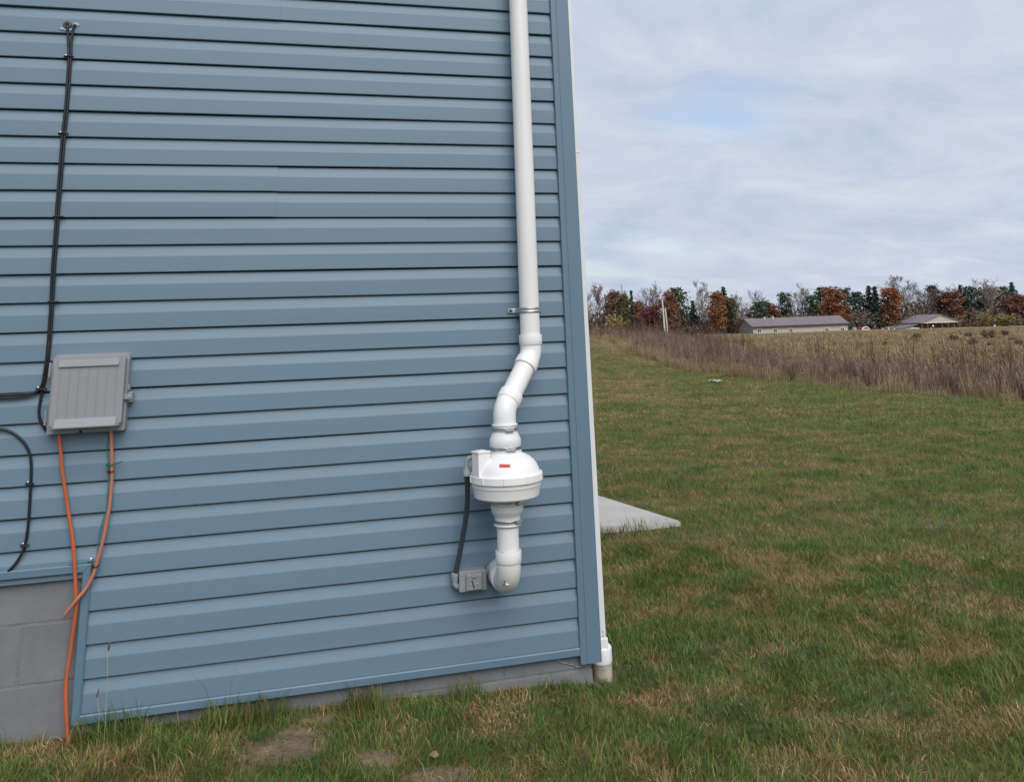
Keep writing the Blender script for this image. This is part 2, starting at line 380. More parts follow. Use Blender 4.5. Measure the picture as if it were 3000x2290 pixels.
# corner post: two faces, a fluted lip towards each wall
def corner_post():
    bm = bmesh.new()
    poly = [(-.092, .02), (-.092, -.0095), (-.0905, -.012), (-.0665, -.012), (-.0655, -.0105), (-.063, -.0105), (-.062, -.0125), (-.002, -.0125), (.003, -.0075), (.003, .062), (.0015, .063), (.0015, .066), (.003, .067), (.003, .0905), (0, .092), (-.03, .092), (-.03, .02)]
    prism(bm, poly, 2, -.006, ZL0 + 16 * CO)
    return bm
obj('corner_post', corner_post(), 'trim_blue', house)
# side wall round the corner
for row in range(-16, 24, 2):
    bm = panel_bm(0.09, 8.0, ZL0 - row * CO)
    bmesh.ops.transform(bm, matrix=Matrix(((0, -1, 0, -.004), (1, 0, 0, 0), (0, 0, 1, 0), (0, 0, 0, 1))), verts=bm.verts[:])
    obj('siding_panel', bm, 'siding', house, autosmooth=5)
# finishing trims: along the bottom, up the step, along the raised foundation
ZB0, ZB1 = .026, .058
def trim_bar_h(x0, x1, z0, z1, mitre0=0, mitre1=0):
    bm = bmesh.new()
    prof = [(.02, z0), (-.009, z0), (-.0125, z0 + .003), (-.0125, z1 - .005), (-.0095, z1 - .001), (-.006, z1), (-.002, z1 - .001), (-.002, z1 - .006), (.02, z1 - .006)]
    A = [bm.verts.new((x0 + mitre0 * (z - z0), y, z)) for y, z in prof]; B = [bm.verts.new((x1 + mitre1 * (z - z0), y, z)) for y, z in prof]
    for i in range(len(prof) - 1): bm.faces.new((A[i], A[i + 1], B[i + 1], B[i]))
    bm.faces.new(A); bm.faces.new(B)
    return bm
obj('bottom_trim', trim_bar_h(-2.049, -.0925, ZB0, ZB1, 1.0), 'trim_blue', house)
obj('bottom_trim', trim_bar_h(XL, -2.0505, .536, .567, 0, 1.0), 'trim_blue', house)
def trim_v():
    bm = bmesh.new()
    prof = [(-2.049, .02), (-2.049, -.009), (-2.046, -.0122), (-2.024, -.0122), (-2.020, -.009), (-2.018, -.006), (-2.019, -.002), (-2.025, -.002), (-2.025, .02)]
    x0 = -2.049
    A = [bm.verts.new((x, y, ZB0 + .0008 + (x - x0) * 1.0)) for x, y in prof]; B = [bm.verts.new((x, y, .5355 + (x - x0) * 1.0)) for x, y in prof]
    for i in range(len(prof) - 1): bm.faces.new((A[i], A[i + 1], B[i + 1], B[i]))
    bm.faces.new(A); bm.faces.new(B); return bm
obj('step_trim', trim_v(), 'trim_blue', house)
# block foundation, blocks one by one with recessed mortar
BW, BH, J = .4064, .2032, .0065
def block_mesh(wd):
    bm = bmesh.new(); box(bm, -wd / 2 + J / 2, wd / 2 - J / 2, 0, .19, -BH / 2 + J / 2, BH / 2 - J / 2, .003, 1)
    me = bpy.data.meshes.new('foundation_block'); bmesh.ops.recalc_face_normals(bm, faces=bm.faces[:]); bm.to_mesh(me); bm.free(); me.materials.append(MATS['block']); return me
bme = block_mesh(BW)
YB = .022
for k, zt in enumerate((.574, .371, .168, -.0352)):
    shift = -.419 if k % 2 == 0 else -.622
    for n in range(1 if k % 2 == 0 else 0, 13):
        xc = shift - BW * n + BW / 2 if k % 2 == 0 else shift - BW * n + BW / 2
        if k < 2 and xc + BW / 2 < -4.6: continue
        if k < 2 and xc - BW / 2 > -1.95: continue
        if xc < -4.6: continue
        o = bpy.data.objects.new('foundation_block', bme); C.objects.link(o); o.parent = house
        o.location = (xc, YB + random.uniform(0, .0015), zt - BH / 2); o.rotation_euler = (0, 0, random.uniform(-.002, .002))
# the last blocks up to the corner
for zt, x0, x1 in ((.168, -.419, -.031), (-.0352, -.622 + BW, -.031), (-.0352, -.622, -.622 + BW)):
    obj('foundation_block', bxm(x0 + J / 2, x1 - J / 2 if x1 < -.05 else x1, YB, YB + .19, zt - BH + J / 2, zt - J / 2, bev=.003, seg=1), 'block', house)
obj('mortar', bxm(-4.8, -.036, YB + .0022, YB + .16, -.35, .56), 'mortar', house)
bm = bmesh.new()
for k in range(9):
    zt = .168 if k % 2 else -.0352
obj('foundation_side', bxm(-.24, -.033, YB + .191, 8.0, -.35, .16), 'block', house)

# ------------------------------------------------------------------ radon vent: riser, offset, fan, elbow through the wall
vent = thing('radon_vent', 'white plastic vent pipe with round inline fan mounted up the blue wall', 'vent pipe', (-.4365, -.2, .385))
def vpart(name, bm, m, parent=None, **k):
    o = obj(name, bm, m, None, **k); o.parent = parent or vent
    pl = vent.location if parent is None else Vector((0, 0, 0))
    o.data.transform(Matrix.Translation(-vent.location))
    return o
UX, UY = -.275, -.066; FX, FY = -.4365, -.2
PR = .04445
vpart('riser_pipe', tubem([(UX, UY, 4.62), (UX, UY, 3.0), (UX, UY, 1.30)], PR, n=40), 'pvc', autosmooth=35)
E1 = Vector((UX, UY, 1.262)); E2 = Vector((FX, FY, 1.051)); DIR = (E2 - E1).normalized(); DN = Vector((0, 0, -1))
def bend_path(c, d_in, d_out, tl, n=10):
    """arc that enters along d_in and leaves along d_out, tangent length tl"""
    p0 = c - d_in * tl; p1 = c + d_out * tl; pts = []
    ang = d_in.angle(d_out); r = tl / math.tan((math.pi - ang) / 2) if ang > 1e-3 else 1
    r = tl / math.tan(ang / 2)
    nrm = (d_out - d_in * d_in.dot(d_out)).normalized(); cc = p0 + nrm * r
    for i in range(n + 1):
        a = ang * i / n
        pts.append(cc - nrm * r * math.cos(a) + d_in * r * math.sin(a))
    return pts
ebody, ehub = .0475, .0518
arc1 = bend_path(E1, DN, DIR, .032)
el1 = vpart('elbow', tubem([E1 - DN * .05] + arc1 + [E1 + DIR * .045], ebody, n=40), 'pvc_fit', autosmooth=35)
def hub(p, d, l0, l1, r=ehub, rin=PR + .0008):
    """socket of a fitting with a rounded lip"""
    a = p + d * l0; b = p + d * l1; L_ = (b - a)
    pts = [a, a + L_ * .02, a + L_ * .10, a + L_ * .5, a + L_ * .93, b, b, b - L_ * .2]
    rad = [rin, r * .955, r, r, r, r * .985, rin + .001, rin]
    return tubem(pts, rad, n=40, caps=False)
vpart('socket', hub(E1, -DN, .04, .086), 'pvc_fit', autosmooth=35)
vpart('socket', hub(E1, DIR, .034, .076), 'pvc_fit', autosmooth=35)
vpart('offset_pipe', tubem([E1 + DIR * .05, E2 - DIR * .05], PR, n=40), 'pvc', autosmooth=35)
arc2 = bend_path(E2, DIR, DN, .032)
vpart('elbow', tubem([E2 - DIR * .045] + arc2 + [E2 + DN * .06], ebody, n=40), 'pvc_fit', autosmooth=35)
vpart('socket', hub(E2, -DIR, .034, .078), 'pvc_fit', autosmooth=35)
vpart('spigot_pipe', tubem([E2 + DN * .05, (FX, FY, .93)], PR, n=40), 'pvc', autosmooth=35)
def vl(name, prof, m, **k):
    bm = bmesh.new(); lathe(bm, prof, (FX, FY, 0), 48); return vpart(name, bm, m, **k)
vl('rubber_coupling', [(.050, .992), (.0545, .9915), (.0550, .9875), (.0525, .985), (.0515, .978), (.0515, .964), (.0525, .958), (.0585, .947), (.0645, .934), (.0658, .926), (.0655, .908), (.0635, .905), (.0635, .891), (.0668, .888), (.0672, .884), (.05, .8835)], 'rubber_white', autosmooth=40)
def clamp(z0, z1, r, ang):
    band = vl('hose_clamp', [(r - .002, z0), (r + .0012, z0), (r + .0016, z0 + .001), (r + .0006, (z0 + z1) / 2), (r + .0016, z1 - .001), (r + .0012, z1), (r - .002, z1)], 'steel', autosmooth=30)
    bm = bmesh.new()
    box(bm, -.016, .016, -.0095, -.0005, z0 - .001, z1 + .001, .0015)
    tube(bm, [(-.024, -.006, (z0 + z1) / 2), (.013, -.006, (z0 + z1) / 2)], .0042, 10)
    bmesh.ops.transform(bm, matrix=Matrix.Translation((FX, FY, 0)) @ Matrix.Rotation(ang, 4, 'Z') @ Matrix.Translation((0, -r, 0)), verts=bm.verts[:])
    vpart('clamp_screw', bm, 'galv', band)
clamp(.966, .979, .0525, .18); clamp(.8915, .9045, .0645, .16)
fan = vl('fan_housing', [(.055, .886), (.0665, .885), (.0675, .880), (.0725, .8765), (.082, .8725), (.100, .863), (.115, .851), (.1265, .837), (.1345, .821), (.1395, .805), (.1405, .8035), (.1480, .8025), (.1505, .800), (.1512, .776), (.1500, .7735), (.1440, .773), (.1435, .770), (.1432, .757), (.1405, .755), (.1395, .752), (.1335, .7165), (.130, .7125), (.122, .710), (.095, .704), (.078, .700), (.070, .696), (.055, .695)], 'fan_plastic', autosmooth=24)
for k in range(10):                     # moulded lugs round the rim
    a = 2 * math.pi * k / 10 + .35
    bm = bmesh.new(); box(bm, -.0045, .0045, .148, .1533, .7745, .8015, .0012, 1)
    bmesh.ops.transform(bm, matrix=Matrix.Translation((FX, FY, 0)) @ Matrix.Rotation(a, 4, 'Z'), verts=bm.verts[:])
    vpart('rim_lug', bm, 'fan_plastic', fan)
# wiring housing standing on the left shoulder of the fan
ja = math.atan2(-.10, -.35)
bm = bmesh.new(); box(bm, .092, .147, -.026, .026, .802, .890, .003)
bm2 = bmesh.new(); box(bm2, .089, .150, -.029, .029, .8905, .898, .003); box(bm2, .104, .134, -.015, .015, .8978, .9010, .002)
for b_ in (bm, bm2):
    bmesh.ops.transform(b_, matrix=Matrix.Translation((FX, FY, 0)) @ Matrix.Rotation(math.pi + .34, 4, 'Z'), verts=b_.verts[:])
vpart('wiring_housing', bm, 'fan_plastic', fan); vpart('housing_lid', bm2, 'fan_plastic', fan)
bm = bmesh.new()                        # red warning strip following the dome
for i in range(9):
    a = -2.02 + i * .045
    for r, z in ((.1168, .8510), (.1248, .8400)):
        bm.verts.new((FX + r * math.cos(a), FY + r * math.sin(a), z - i * .0003 + .001))
bm.verts.ensure_lookup_table()
for i in range(8): bm.faces.new([bm.verts[j] for j in (2 * i, 2 * i + 1, 2 * i + 3, 2 * i + 2)])
st = vpart('red_label', bm, 'red_sticker', fan)
tag(st, 'small red warning strip on the fan dome')
sm = st.modifiers.new('t', 'SOLIDIFY'); sm.thickness = .0012; sm.offset = 0
vl('rubber_coupling', [(.05, .6985), (.0615, .698), (.062, .6835), (.0655, .6815), (.0665, .676), (.0660, .660), (.0640, .655), (.0565, .643), (.0535, .638), (.0525, .632), (.0525, .612), (.0555, .609), (.0560, .6045), (.0535, .602), (.044, .6018)], 'rubber_white', autosmooth=40)
clamp(.6845, .6965, .0625, .75); clamp(.6125, .6250, .0532, .8)
vpart('lower_pipe', tubem([(FX, FY, .64), (FX, FY, .47)], PR, n=40), 'pvc', autosmooth=35)
EB = Vector((FX, FY, .385)); INW = Vector((0, 1, 0))
vpart('wall_elbow', tubem([EB - DN * .10] + bend_path(EB, DN, INW, .072, 16) + [EB + INW * .11], .0482, n=40), 'elbow_dirty', autosmooth=35)
vpart('socket', hub(EB, -DN, .078, .124, .0525), 'pvc_fit', autosmooth=35)
vpart('socket', hub(EB, INW, .085, .135, .0535), 'pvc_fit', autosmooth=35)
vpart('wall_pipe', tubem([EB + INW * .12, EB + INW * .225], PR, n=32), 'pvc', autosmooth=35)
bm = bmesh.new(); tube(bm, smoothpath([EB + INW * .19 + Vector((math.cos(a) * (.047 + random.uniform(-.002, .003)), random.uniform(-.002, .002), math.sin(a) * .047)) for a in np.linspace(0, 2 * math.pi, 24)], 3), .0055, 8)
vpart('sealant_ring', bm, 'sealant', smooth=True)
def torus_hit(px, py):
    d = (at(px, py, 0) - CAM).normalized(); c = Vector((FX, FY + .072, .457)); q = CAM + d * 3.2
    for _ in range(4000):
        v = q - c; p = Vector((0, v.y, v.z)); ring = c + p.normalized() * .072
        if (q - ring).length < .0484: return q
        q = q + d * .0005
    return q
bm = bmesh.new(); bmesh.ops.create_icosphere(bm, subdivisions=2, radius=1)
for v in bm.verts: v.co = torus_hit(1486.5, 1711) + Vector((v.co.x * .0085, v.co.y * .004, v.co.z * .004))
vpart('port_plug', bm, 'white_paint', smooth=True)
for pl in ([(1476, 1698), (1478.5, 1706), (1477.5, 1714)], [(1480, 1699), (1479, 1708)], [(1474.5, 1709), (1473.5, 1717)]):
    vpart('pen_mark', tubem([torus_hit(*p) for p in pl], .0009, 6), 'dark_plastic')
# strap that holds the riser to the wall
strap = thing('pipe_strap', 'galvanised two screw strap holding the white riser to the siding', 'strap', (UX, 0, 1.455))
bm = bmesh.new(); pts = []
w2 = .0115; R_ = PR + .0012
pa = [(-.0855, -.003), (-.050, -.003), (-.0485, -.006)] + [(-R_ * math.cos(a) if True else 0, UY - R_ * math.sin(a)) for a in np.linspace(0.0, math.pi, 25)] + [(.0465, -.006), (.048, -.003), (.072, -.003)]
prof = [-w2, -.6 * w2, -.2 * w2, .2 * w2, .6 * w2, w2]; lift = [0, .0018, 0, 0, .0018, 0]
rows = []
for i, (x, y) in enumerate(pa):
    on = 3 <= i <= 27
    c = Vector((0, UY)); d = (Vector((x, y)) - c).normalized() if on else Vector((0, -1))
    rows.append([bm.verts.new((x + (d.x * l if on else 0), y + (d.y * l if on else 0), z)) for z, l in zip(prof, lift)])
for a, b in zip(rows, rows[1:]):
    for i in range(5): bm.faces.new((a[i], b[i], b[i + 1], a[i + 1]))
sb = obj('strap_band', bm, 'galv', strap, autosmooth=35); s_ = sb.modifiers.new('t', 'SOLIDIFY'); s_.thickness = .0016; s_.offset = 1
for x in (-.072, .060):
    bm = bmesh.new(); lathe(bm, [(.0058, 0), (.0058, .0025), (.004, .0042), (.001, .0045)], n=12)
    bmesh.ops.transform(bm, matrix=Matrix.Translation((x, -.0045, 0)) @ Matrix.Rotation(math.pi / 2, 4, 'X'), verts=bm.verts[:])
    obj('screw', bm, 'dark_plastic', strap, smooth=True)

# ------------------------------------------------------------------ fan switch box and its conduit
sw = thing('switch_box', 'small grey metal switch box beside the bottom elbow', 'switch box', (-.555, 0, .371))
sx0, sx1, sz0, sz1 = -.056, .056, -.037, .038
def rpart(name, bm, m, root, **k):
    return obj(name, bm, m, root, **k)
rpart('box_body', bxm(sx0, sx1, -.046, .004, sz0, sz1, bev=.003), 'grey_box', sw)
rpart('cover_plate', bxm(sx0 - .0015, sx1 + .0015, -.0525, -.0465, sz0 - .0015, sz1 + .0015, bev=.003, seg=3), 'grey_box', sw)
rpart('switch_guard', bxm(-.030, .035, -.068, -.053, -.033, .029, bev=.004, seg=2), 'grey_box', sw)
rpart('guard_face', bxm(-.022, .032, -.0715, -.0685, -.030, .025, bev=.0012, seg=1), 'grey_box', sw)
bm = bmesh.new(); lathe(bm, [(.0125, -.003), (.0125, .003), (.011, .004)], n=24)
bmesh.ops.transform(bm, matrix=Matrix.Translation((.002, -.0735, .0235)) @ Matrix.Rotation(math.pi / 2, 4, 'X') @ Matrix.Diagonal((1, .62, 1, 1)), verts=bm.verts[:]); rpart('finger_tab', bm, 'grey_box', sw)
bm = bmesh.new(); tube(bm, [(-.009, -.0735, .008), (-.001, -.075, -.018), (.004, -.075, -.026)], [.0022, .0018, .0012], 8); rpart('toggle_lever', bm, 'dark_plastic', sw, smooth=True)
for x, z, r in ((-.045, .026, .0033), (.0445, .027, .0036), (-.045, -.023, .0033), (.045, -.022, .0033), (-.012, -.008, .0036), (.014, -.008, .0036), (.004, -.0265, .0062)):
    bm = bmesh.new(); lathe(bm, [(r, 0), (r, .0015), (r * .7, .0026), (r * .1, .003)], n=12)
    yy = -.0525 if abs(x) > .04 else -.0715
    bmesh.ops.transform(bm, matrix=Matrix.Translation((x, yy, z)) @ Matrix.Rotation(math.pi / 2, 4, 'X'), verts=bm.verts[:]); rpart('screw', bm, 'screw', sw, smooth=True)

cond = thing('flexible_conduit', 'dark grey flexible conduit from switch box up to the fan', 'conduit', (-.626, -.03, .36))
def cpart(name, bm, m, **k):
    o = obj(name, bm, m, cond, **k); o.data.transform(Matrix.Translation(-cond.location)); return o
cpath = [(-.6255, -.032, .398), at(1343, 1640, -.045), at(1354, 1580, -.065), at(1363, 1530, -.09), at(1368.5, 1480, -.12), at(1369.5, 1430, -.15), at(1368, 1398, -.175), (-.6005, -.19, .815)]
cpart('conduit_hose', tubem(smoothpath(cpath, 8), .0108, 14), 'conduit_dark', autosmooth=40)
nut = [(.0125, .0), (.0155, .002), (.0165, .010), (.0155, .018), (.0135, .026), (.0135, .032)]
def fit_at(p, d, flip=False):
    bm = bmesh.new(); lathe(bm, nut, n=20)
    q = Vector((0, 0, 1)).rotation_difference(Vector(d).normalized())
    bmesh.ops.transform(bm, matrix=Matrix.Translation(p) @ q.to_matrix().to_4x4(), verts=bm.verts[:]); return bm
cpart('conduit_nut', fit_at((-.6265, -.03, .404), (.0, .02, -1)), 'conduit_nut', autosmooth=40)
cpart('conduit_nut', fit_at((-.6005, -.192, .798), (0, 0, 1)), 'conduit_nut', autosmooth=40)
cpart('conduit_elbow', tubem(smoothpath([(-.6267, -.0295, .374), (-.6262, -.029, .360), (-.619, -.028, .351), (-.607, -.027, .350), (-.600, -.027, .350)], 6), .0115, 16), 'conduit_nut', smooth=True)
cpart('conduit_elbow', tubem(smoothpath([(-.6005, -.192, .828), (-.600, -.192, .845), (-.597, -.194, .859), (-.588, -.198, .868), (-.572, -.204, .870)], 6), [.0095] * 24 + [.0105], 16), 'conduit_nut', smooth=True)

# ------------------------------------------------------------------ grey service enclosure on the wall
enc = thing('utility_enclosure', 'grey plastic service box with ribbed lid on the blue wall', 'utility box', (-2.0705, 0, 1.043))
def ep(name, bm, m='grey_plastic', parent=None, **k):
    o = obj(name, bm, m, parent or enc, **k); o.data.transform(Matrix.Translation(-enc.location)); return o
def rrect(x0, x1, z0, z1, rt, rb, n=6):
    o = []
    for cx_, cz_, a0, r in ((x1 - rt, z1 - rt, 0, rt), (x0 + rt, z1 - rt, math.pi / 2, rt), (x0 + rb, z0 + rb, math.pi, rb), (x1 - rb, z0 + rb, 1.5 * math.pi, rb)):
        for i in range(n + 1):
            a = a0 + math.pi / 2 * i / n; o.append((cx_ + r * math.cos(a), cz_ + r * math.sin(a)))
    return o
bm = bmesh.new(); prism(bm, rrect(-2.209, -1.932, 1.043, 1.338, .020, .003), 1, -.048, .006)
bmesh.ops.bevel(bm, geom=[e for e in bm.edges if all(abs(v.co.y + .048) < 1e-5 for v in e.verts)], offset=.004, segments=2, affect='EDGES')
ep('base', bm, autosmooth=30)
bm = bmesh.new(); prism(bm, rrect(-2.1935, -1.940, 1.0645, 1.3245, .014, .012), 1, -.088, -.0485)
bmesh.ops.bevel(bm, geom=[e for e in bm.edges if all(abs(v.co.y + .088) < 1e-5 for v in e.verts)], offset=.006, segments=3, affect='EDGES')
lid = ep('lid', bm, autosmooth=30)
def lp(name, bm, m='grey_plastic', **k):
    o = obj(name, bm, m, lid, **k); o.data.transform(Matrix.Translation(-enc.location)); return o
bm = bmesh.new(); prism(bm, [(-.0875, 1.318), (-.0905, 1.318), (-.0955, 1.2935), (-.0955, 1.2915), (-.0875, 1.2915)], 0, -2.176, -1.9615); lp('label_bar', bm)
bm = bmesh.new(); prism(bm, [(-.0875, 1.099), (-.0895, 1.099), (-.0985, 1.070), (-.0985, 1.066), (-.0875, 1.066)], 0, -2.1745, -1.9580); lp('grip_bar', bm)
for i in range(7):
    x = -2.170 + .0337 * i
    lp('rib', bxm(x - .0014, x + .0014, -.0896, -.0875, 1.103, 1.287, bev=.0006, seg=1))
for z0 in (1.262, 1.085):               # hinges
    bm = bmesh.new(); box(bm, -2.222, -2.2095, -.050, -.012, z0, z0 + .042, .003); tube(bm, [(-2.2165, -.05, z0 - .006), (-2.2165, -.05, z0 + .048)], .0048, 10); ep('hinge', bm)
bm = bmesh.new(); prism(bm, [(-1.942, 1.180), (-1.917, 1.180), (-1.911, 1.177), (-1.908, 1.171), (-1.911, 1.163), (-1.917, 1.160), (-1.942, 1.160)], 1, -.066, -.060); lat = ep('latch', bm)
bm = bmesh.new(); lathe(bm, [(.0038, 0), (.0038, .0015), (.001, .002)], n=12)
bmesh.ops.transform(bm, matrix=Matrix.Translation((-1.9205, -.066, 1.170)) @ Matrix.Rotation(math.pi / 2, 4, 'X'), verts=bm.verts[:])
o = obj('latch_screw', bm, 'screw', lat); o.data.transform(Matrix.Translation(-enc.location))
ep('latch_tab', bxm(-1.9318, -1.912, -.045, -.006, 1.146, 1.186, bev=.003)); ep('latch_tab', bxm(-1.9318, -1.924, -.05, -.02, 1.192, 1.214, bev=.002))
ep('cable_slot', bxm(-2.094, -2.083, -.0488, -.035, 1.0415, 1.052), 'dark_plastic')

# ------------------------------------------------------------------ cables, conduits, ties
def run(name, label, cat, px, r, m, Y=-.006, group=None, n=8, seg=8, depths=None):
    pts = []
    for i, p in enumerate(px):
        y = (depths[i] if depths else Y) if len(p) < 3 else p[2]
        pts.append(at(p[0], p[1], y))
    base = pts[-1].copy()
    bm = tubem(smoothpath(pts, n), r, seg)
    o = obj(name, bm, m, None, smooth=True); o.data.transform(Matrix.Translation(-base)); o.location = base
    return tag(o, label, cat, group)
Ya = -.0065
run('black_cable', 'black cable from the round grommet down the wall then out of frame left', 'cable',
    [(197.5, 75, .0), (197.8, 80, -.008), (198.5, 95), (200, 125), (201.5, 150), (200.8, 175), (196, 255), (190, 330), (182, 400), (176.5, 470), (170.5, 550), (165.5, 610), (160.5, 690), (154, 770), (150, 850), (146.5, 920), (142, 985), (137, 1045), (130, 1090), (124.5, 1122), (119, 1138), (102, 1148.5), (68, 1154), (30, 1156.5), (0, 1158), (-120, 1160), (-500, 1165)], .0052, 'cable_black', Ya)
run('black_cable', 'black cable from the small hole by the grommet down into the grey service box', 'cable',
    [(222, 76, .004), (219, 74.5, -.008), (215.5, 82), (211.5, 100), (209, 125), (208, 150), (207.3, 175), (202.8, 255), (197, 330), (189.5, 400), (184, 470), (178, 550), (172.6, 610), (167.5, 690), (161.5, 770), (157, 850), (153, 920), (148.5, 985), (143, 1045), (136, 1090), (129.5, 1122), (124, 1145), (119.5, 1165), (115.5, 1190), (114.2, 1210), (118, 1230), (126, 1247), (137, 1262), (147, 1270)], .0052, 'cable_black', Ya)
run('black_cable', 'black cable coming in from the left edge to the bundle beside the service box', 'cable',
    [(-500, 1175), (-120, 1168), (0, 1165.5), (35, 1164.5), (62, 1161.5), (90, 1155), (112, 1143), (123, 1124), (129, 1100), (134, 1070), (139, 1040), (143.5, 1005)], .0045, 'cable_black', -.011)
run('black_cable', 'black cable arching in from the left edge and down behind the trim', 'cable',
    [(-330, 1330), (-160, 1275), (-60, 1259), (0, 1257.5), (28, 1263), (57, 1282), (77, 1306), (88, 1334), (91.5, 1363), (91, 1400), (89, 1440), (85.7, 1497), (81.4, 1548), (75, 1588), (66, 1617), (48.6, 1646), (31, 1666, -.008), (18, 1681, -.003)], .0053, 'cable_black', Ya)
def grommet():
    p = at(198, 74.5, 0); g = thing('cable_grommet', 'round dark rubber grommet where the cable leaves the wall', 'grommet', p)
    bm = bmesh.new(); lathe(bm, [(.0175, -.002), (.0175, .004), (.015, .007), (.007, .008), (.006, .003)], n=24)
    bmesh.ops.transform(bm, matrix=Matrix.Rotation(math.pi / 2, 4, 'X'), verts=bm.verts[:]); obj('flange', bm, 'grommet', g, autosmooth=35)
    for (cx_, cz_, sx, sz) in ((-.012, -.018, .022, .010), (.034, .004, .014, .010), (.012, -.020, .012, .006)):
        bm = bmesh.new(); bmesh.ops.create_icosphere(bm, subdivisions=3, radius=1)
        for v in bm.verts:
            k = 1 + .25 * math.sin(v.co.x * 5 + cx_ * 90) * math.cos(v.co.z * 6)
            v.co = Vector((cx_ + v.co.x * sx * k, -.0005 + v.co.y * .0022, cz_ + v.co.z * sz * k))
        obj('sealant', bm, 'sealant', g, smooth=True)
grommet()
CLIPS = [((193, 163), 'black clip with screw holding the cable pair just below the grommet'), ((177, 388), 'second clip down on the vertical black cable pair'),
         ((162, 631), 'third clip down on the vertical black cable pair'), ((147, 880), 'lowest clip on the straight run of black cables above the service box'),
         ((112, 1135), 'clip at the black cable bend beside the grey service box'), ((82, 1412), 'upper clip on the black cable arch at the left edge'), ((67.5, 1592), 'lower clip on the black cable arch at the left edge')]
for k, ((px, py), lab) in enumerate(CLIPS):
    p = at(px, py, -.002); t = thing('cable_clip', lab, 'clip', p, 'clips on the black cables')
    bm = bmesh.new(); lathe(bm, [(.005, 0), (.005, .003), (.0035, .0045), (.001, .005)], n=12)
    bmesh.ops.transform(bm, matrix=Matrix.Rotation(math.pi / 2, 4, 'X'), verts=bm.verts[:]); obj('screw', bm, 'screw', t, smooth=True)
    wd = .030 if k < 5 else .020
    bm = bmesh.new(); tube(bm, smoothpath([(-.004, -.001, -.006), (.003, -.009, -.006), (.008, -.0145, -.006), (wd - .006, -.0145, -.006), (wd - .001, -.009, -.006), (wd, 0, -.006)], 4), .0028, 8)
    box(bm, -.008, .005, -.0035, .002, -.0095, .0, .001, 1); obj('clip_band', bm, 'dark_plastic', t)
run('orange_conduit', 'long orange tube hanging from the service box down to the grass', 'conduit',
    [(172, 1262, -.03), (173.5, 1280, -.03), (176.5, 1312, -.026), (183, 1383, -.02), (191.5, 1440, -.018), (201.5, 1508, -.018), (211.5, 1568, -.018), (218, 1640, -.020), (220.5, 1690, -.018), (223, 1765, -.016), (220, 1805, -.012), (211.5, 1867, -.008), (203.5, 1929, -.006), (196.5, 1970, -.008), (193, 2011, -.012), (192.5, 2052, -.016), (195, 2113, -.02), (199, 2165, -.024), (203, 2215, -.03), (206, 2270, -.036)], .0068, 'orange', seg=12)
run('orange_conduit', 'shorter orange tube curving from the service box across the trim, cut end', 'conduit',
    [(324, 1252, -.03), (326, 1275, -.028), (327, 1311, -.024), (327.5, 1360, -.02), (327, 1411, -.018), (321.5, 1477, -.018), (314, 1520, -.018), (303, 1577, -.018), (288.5, 1631, -.02), (275, 1678, -.022), (254.6, 1719, -.024), (228, 1752, -.030), (205, 1781, -.026), (189, 1802, -.022)], .0066, 'orange_pale', seg=12)
run('ground_wire', 'thin teal wire wandering from the service box down along the orange tube', 'wire',
    [(308, 1258, -.02), (314, 1269, -.02), (318.5, 1280), (313, 1303), (313.7, 1326), (317.7, 1354), (320, 1389), (317, 1426), (313, 1491), (303, 1520), (291, 1563), (287, 1606), (284, 1632), (279, 1652), (273, 1661), (267, 1648)], .0021, 'teal', -.010, seg=6)
run('ground_wire', 'short teal wire run left from the screw along the trim top', 'wire',
    [(263, 1643), (248, 1647), (225, 1649), (207, 1653), (190, 1658, -.004)], .0020, 'teal', -.011, seg=6)
p = at(266, 1639, -.004); gs = thing('ground_screw', 'screw with black washer fixing the teal wire above the trim corner', 'screw', p)
bm = bmesh.new(); lathe(bm, [(.0085, 0), (.0085, .004), (.007, .006), (.0055, .0065), (.0045, .008), (.001, .0085)], n=16)
bmesh.ops.transform(bm, matrix=Matrix.Rotation(math.pi / 2, 4, 'X'), verts=bm.verts[:]); obj('screw_head', bm, 'screw', gs, autosmooth=35)
obj('clamp_body', bxm(-.010, .008, -.005, .003, -.019, -.0075, bev=.002), 'dark_plastic', gs)
def tie(name, label, m, px, py, w_, tail=None, Y=-.02):
    p = at(px, py, Y); t = thing(name, label, 'cable tie', p, None)
    bm = bmesh.new(); a = [(w_ * .5 * math.cos(q), .010 * math.sin(q), .001 * math.cos(q)) for q in np.linspace(0, 2 * math.pi, 20)]
    tube(bm, a, .0022, 6); obj('loop', bm, m, t, smooth=True)
    obj('tie_head', bxm(-w_ * .5 - .006, -w_ * .5 + .003, -.005, .005, -.005, .005, bev=.001, seg=1), m, t)
    if tail: obj('tail', tubem(smoothpath([(w_ * .3, -.009, .001), (w_ * .5 + .012, -.014, .004), (tail[0], -.016, tail[1])], 4), .0022, 6), m, t, smooth=True)
tie('cable_tie', 'green cable tie with a long tail on the right orange tube', 'green_tie', 324, 1361, .022, (.043, .012))
tie('cable_tie', 'black cable tie just below the green one on the orange tube', 'dark_plastic', 326, 1380, .018)
tie('cable_tie', 'black cable tie on the right orange tube above the trim corner', 'dark_plastic', 281, 1658, .018, Y=-.021)

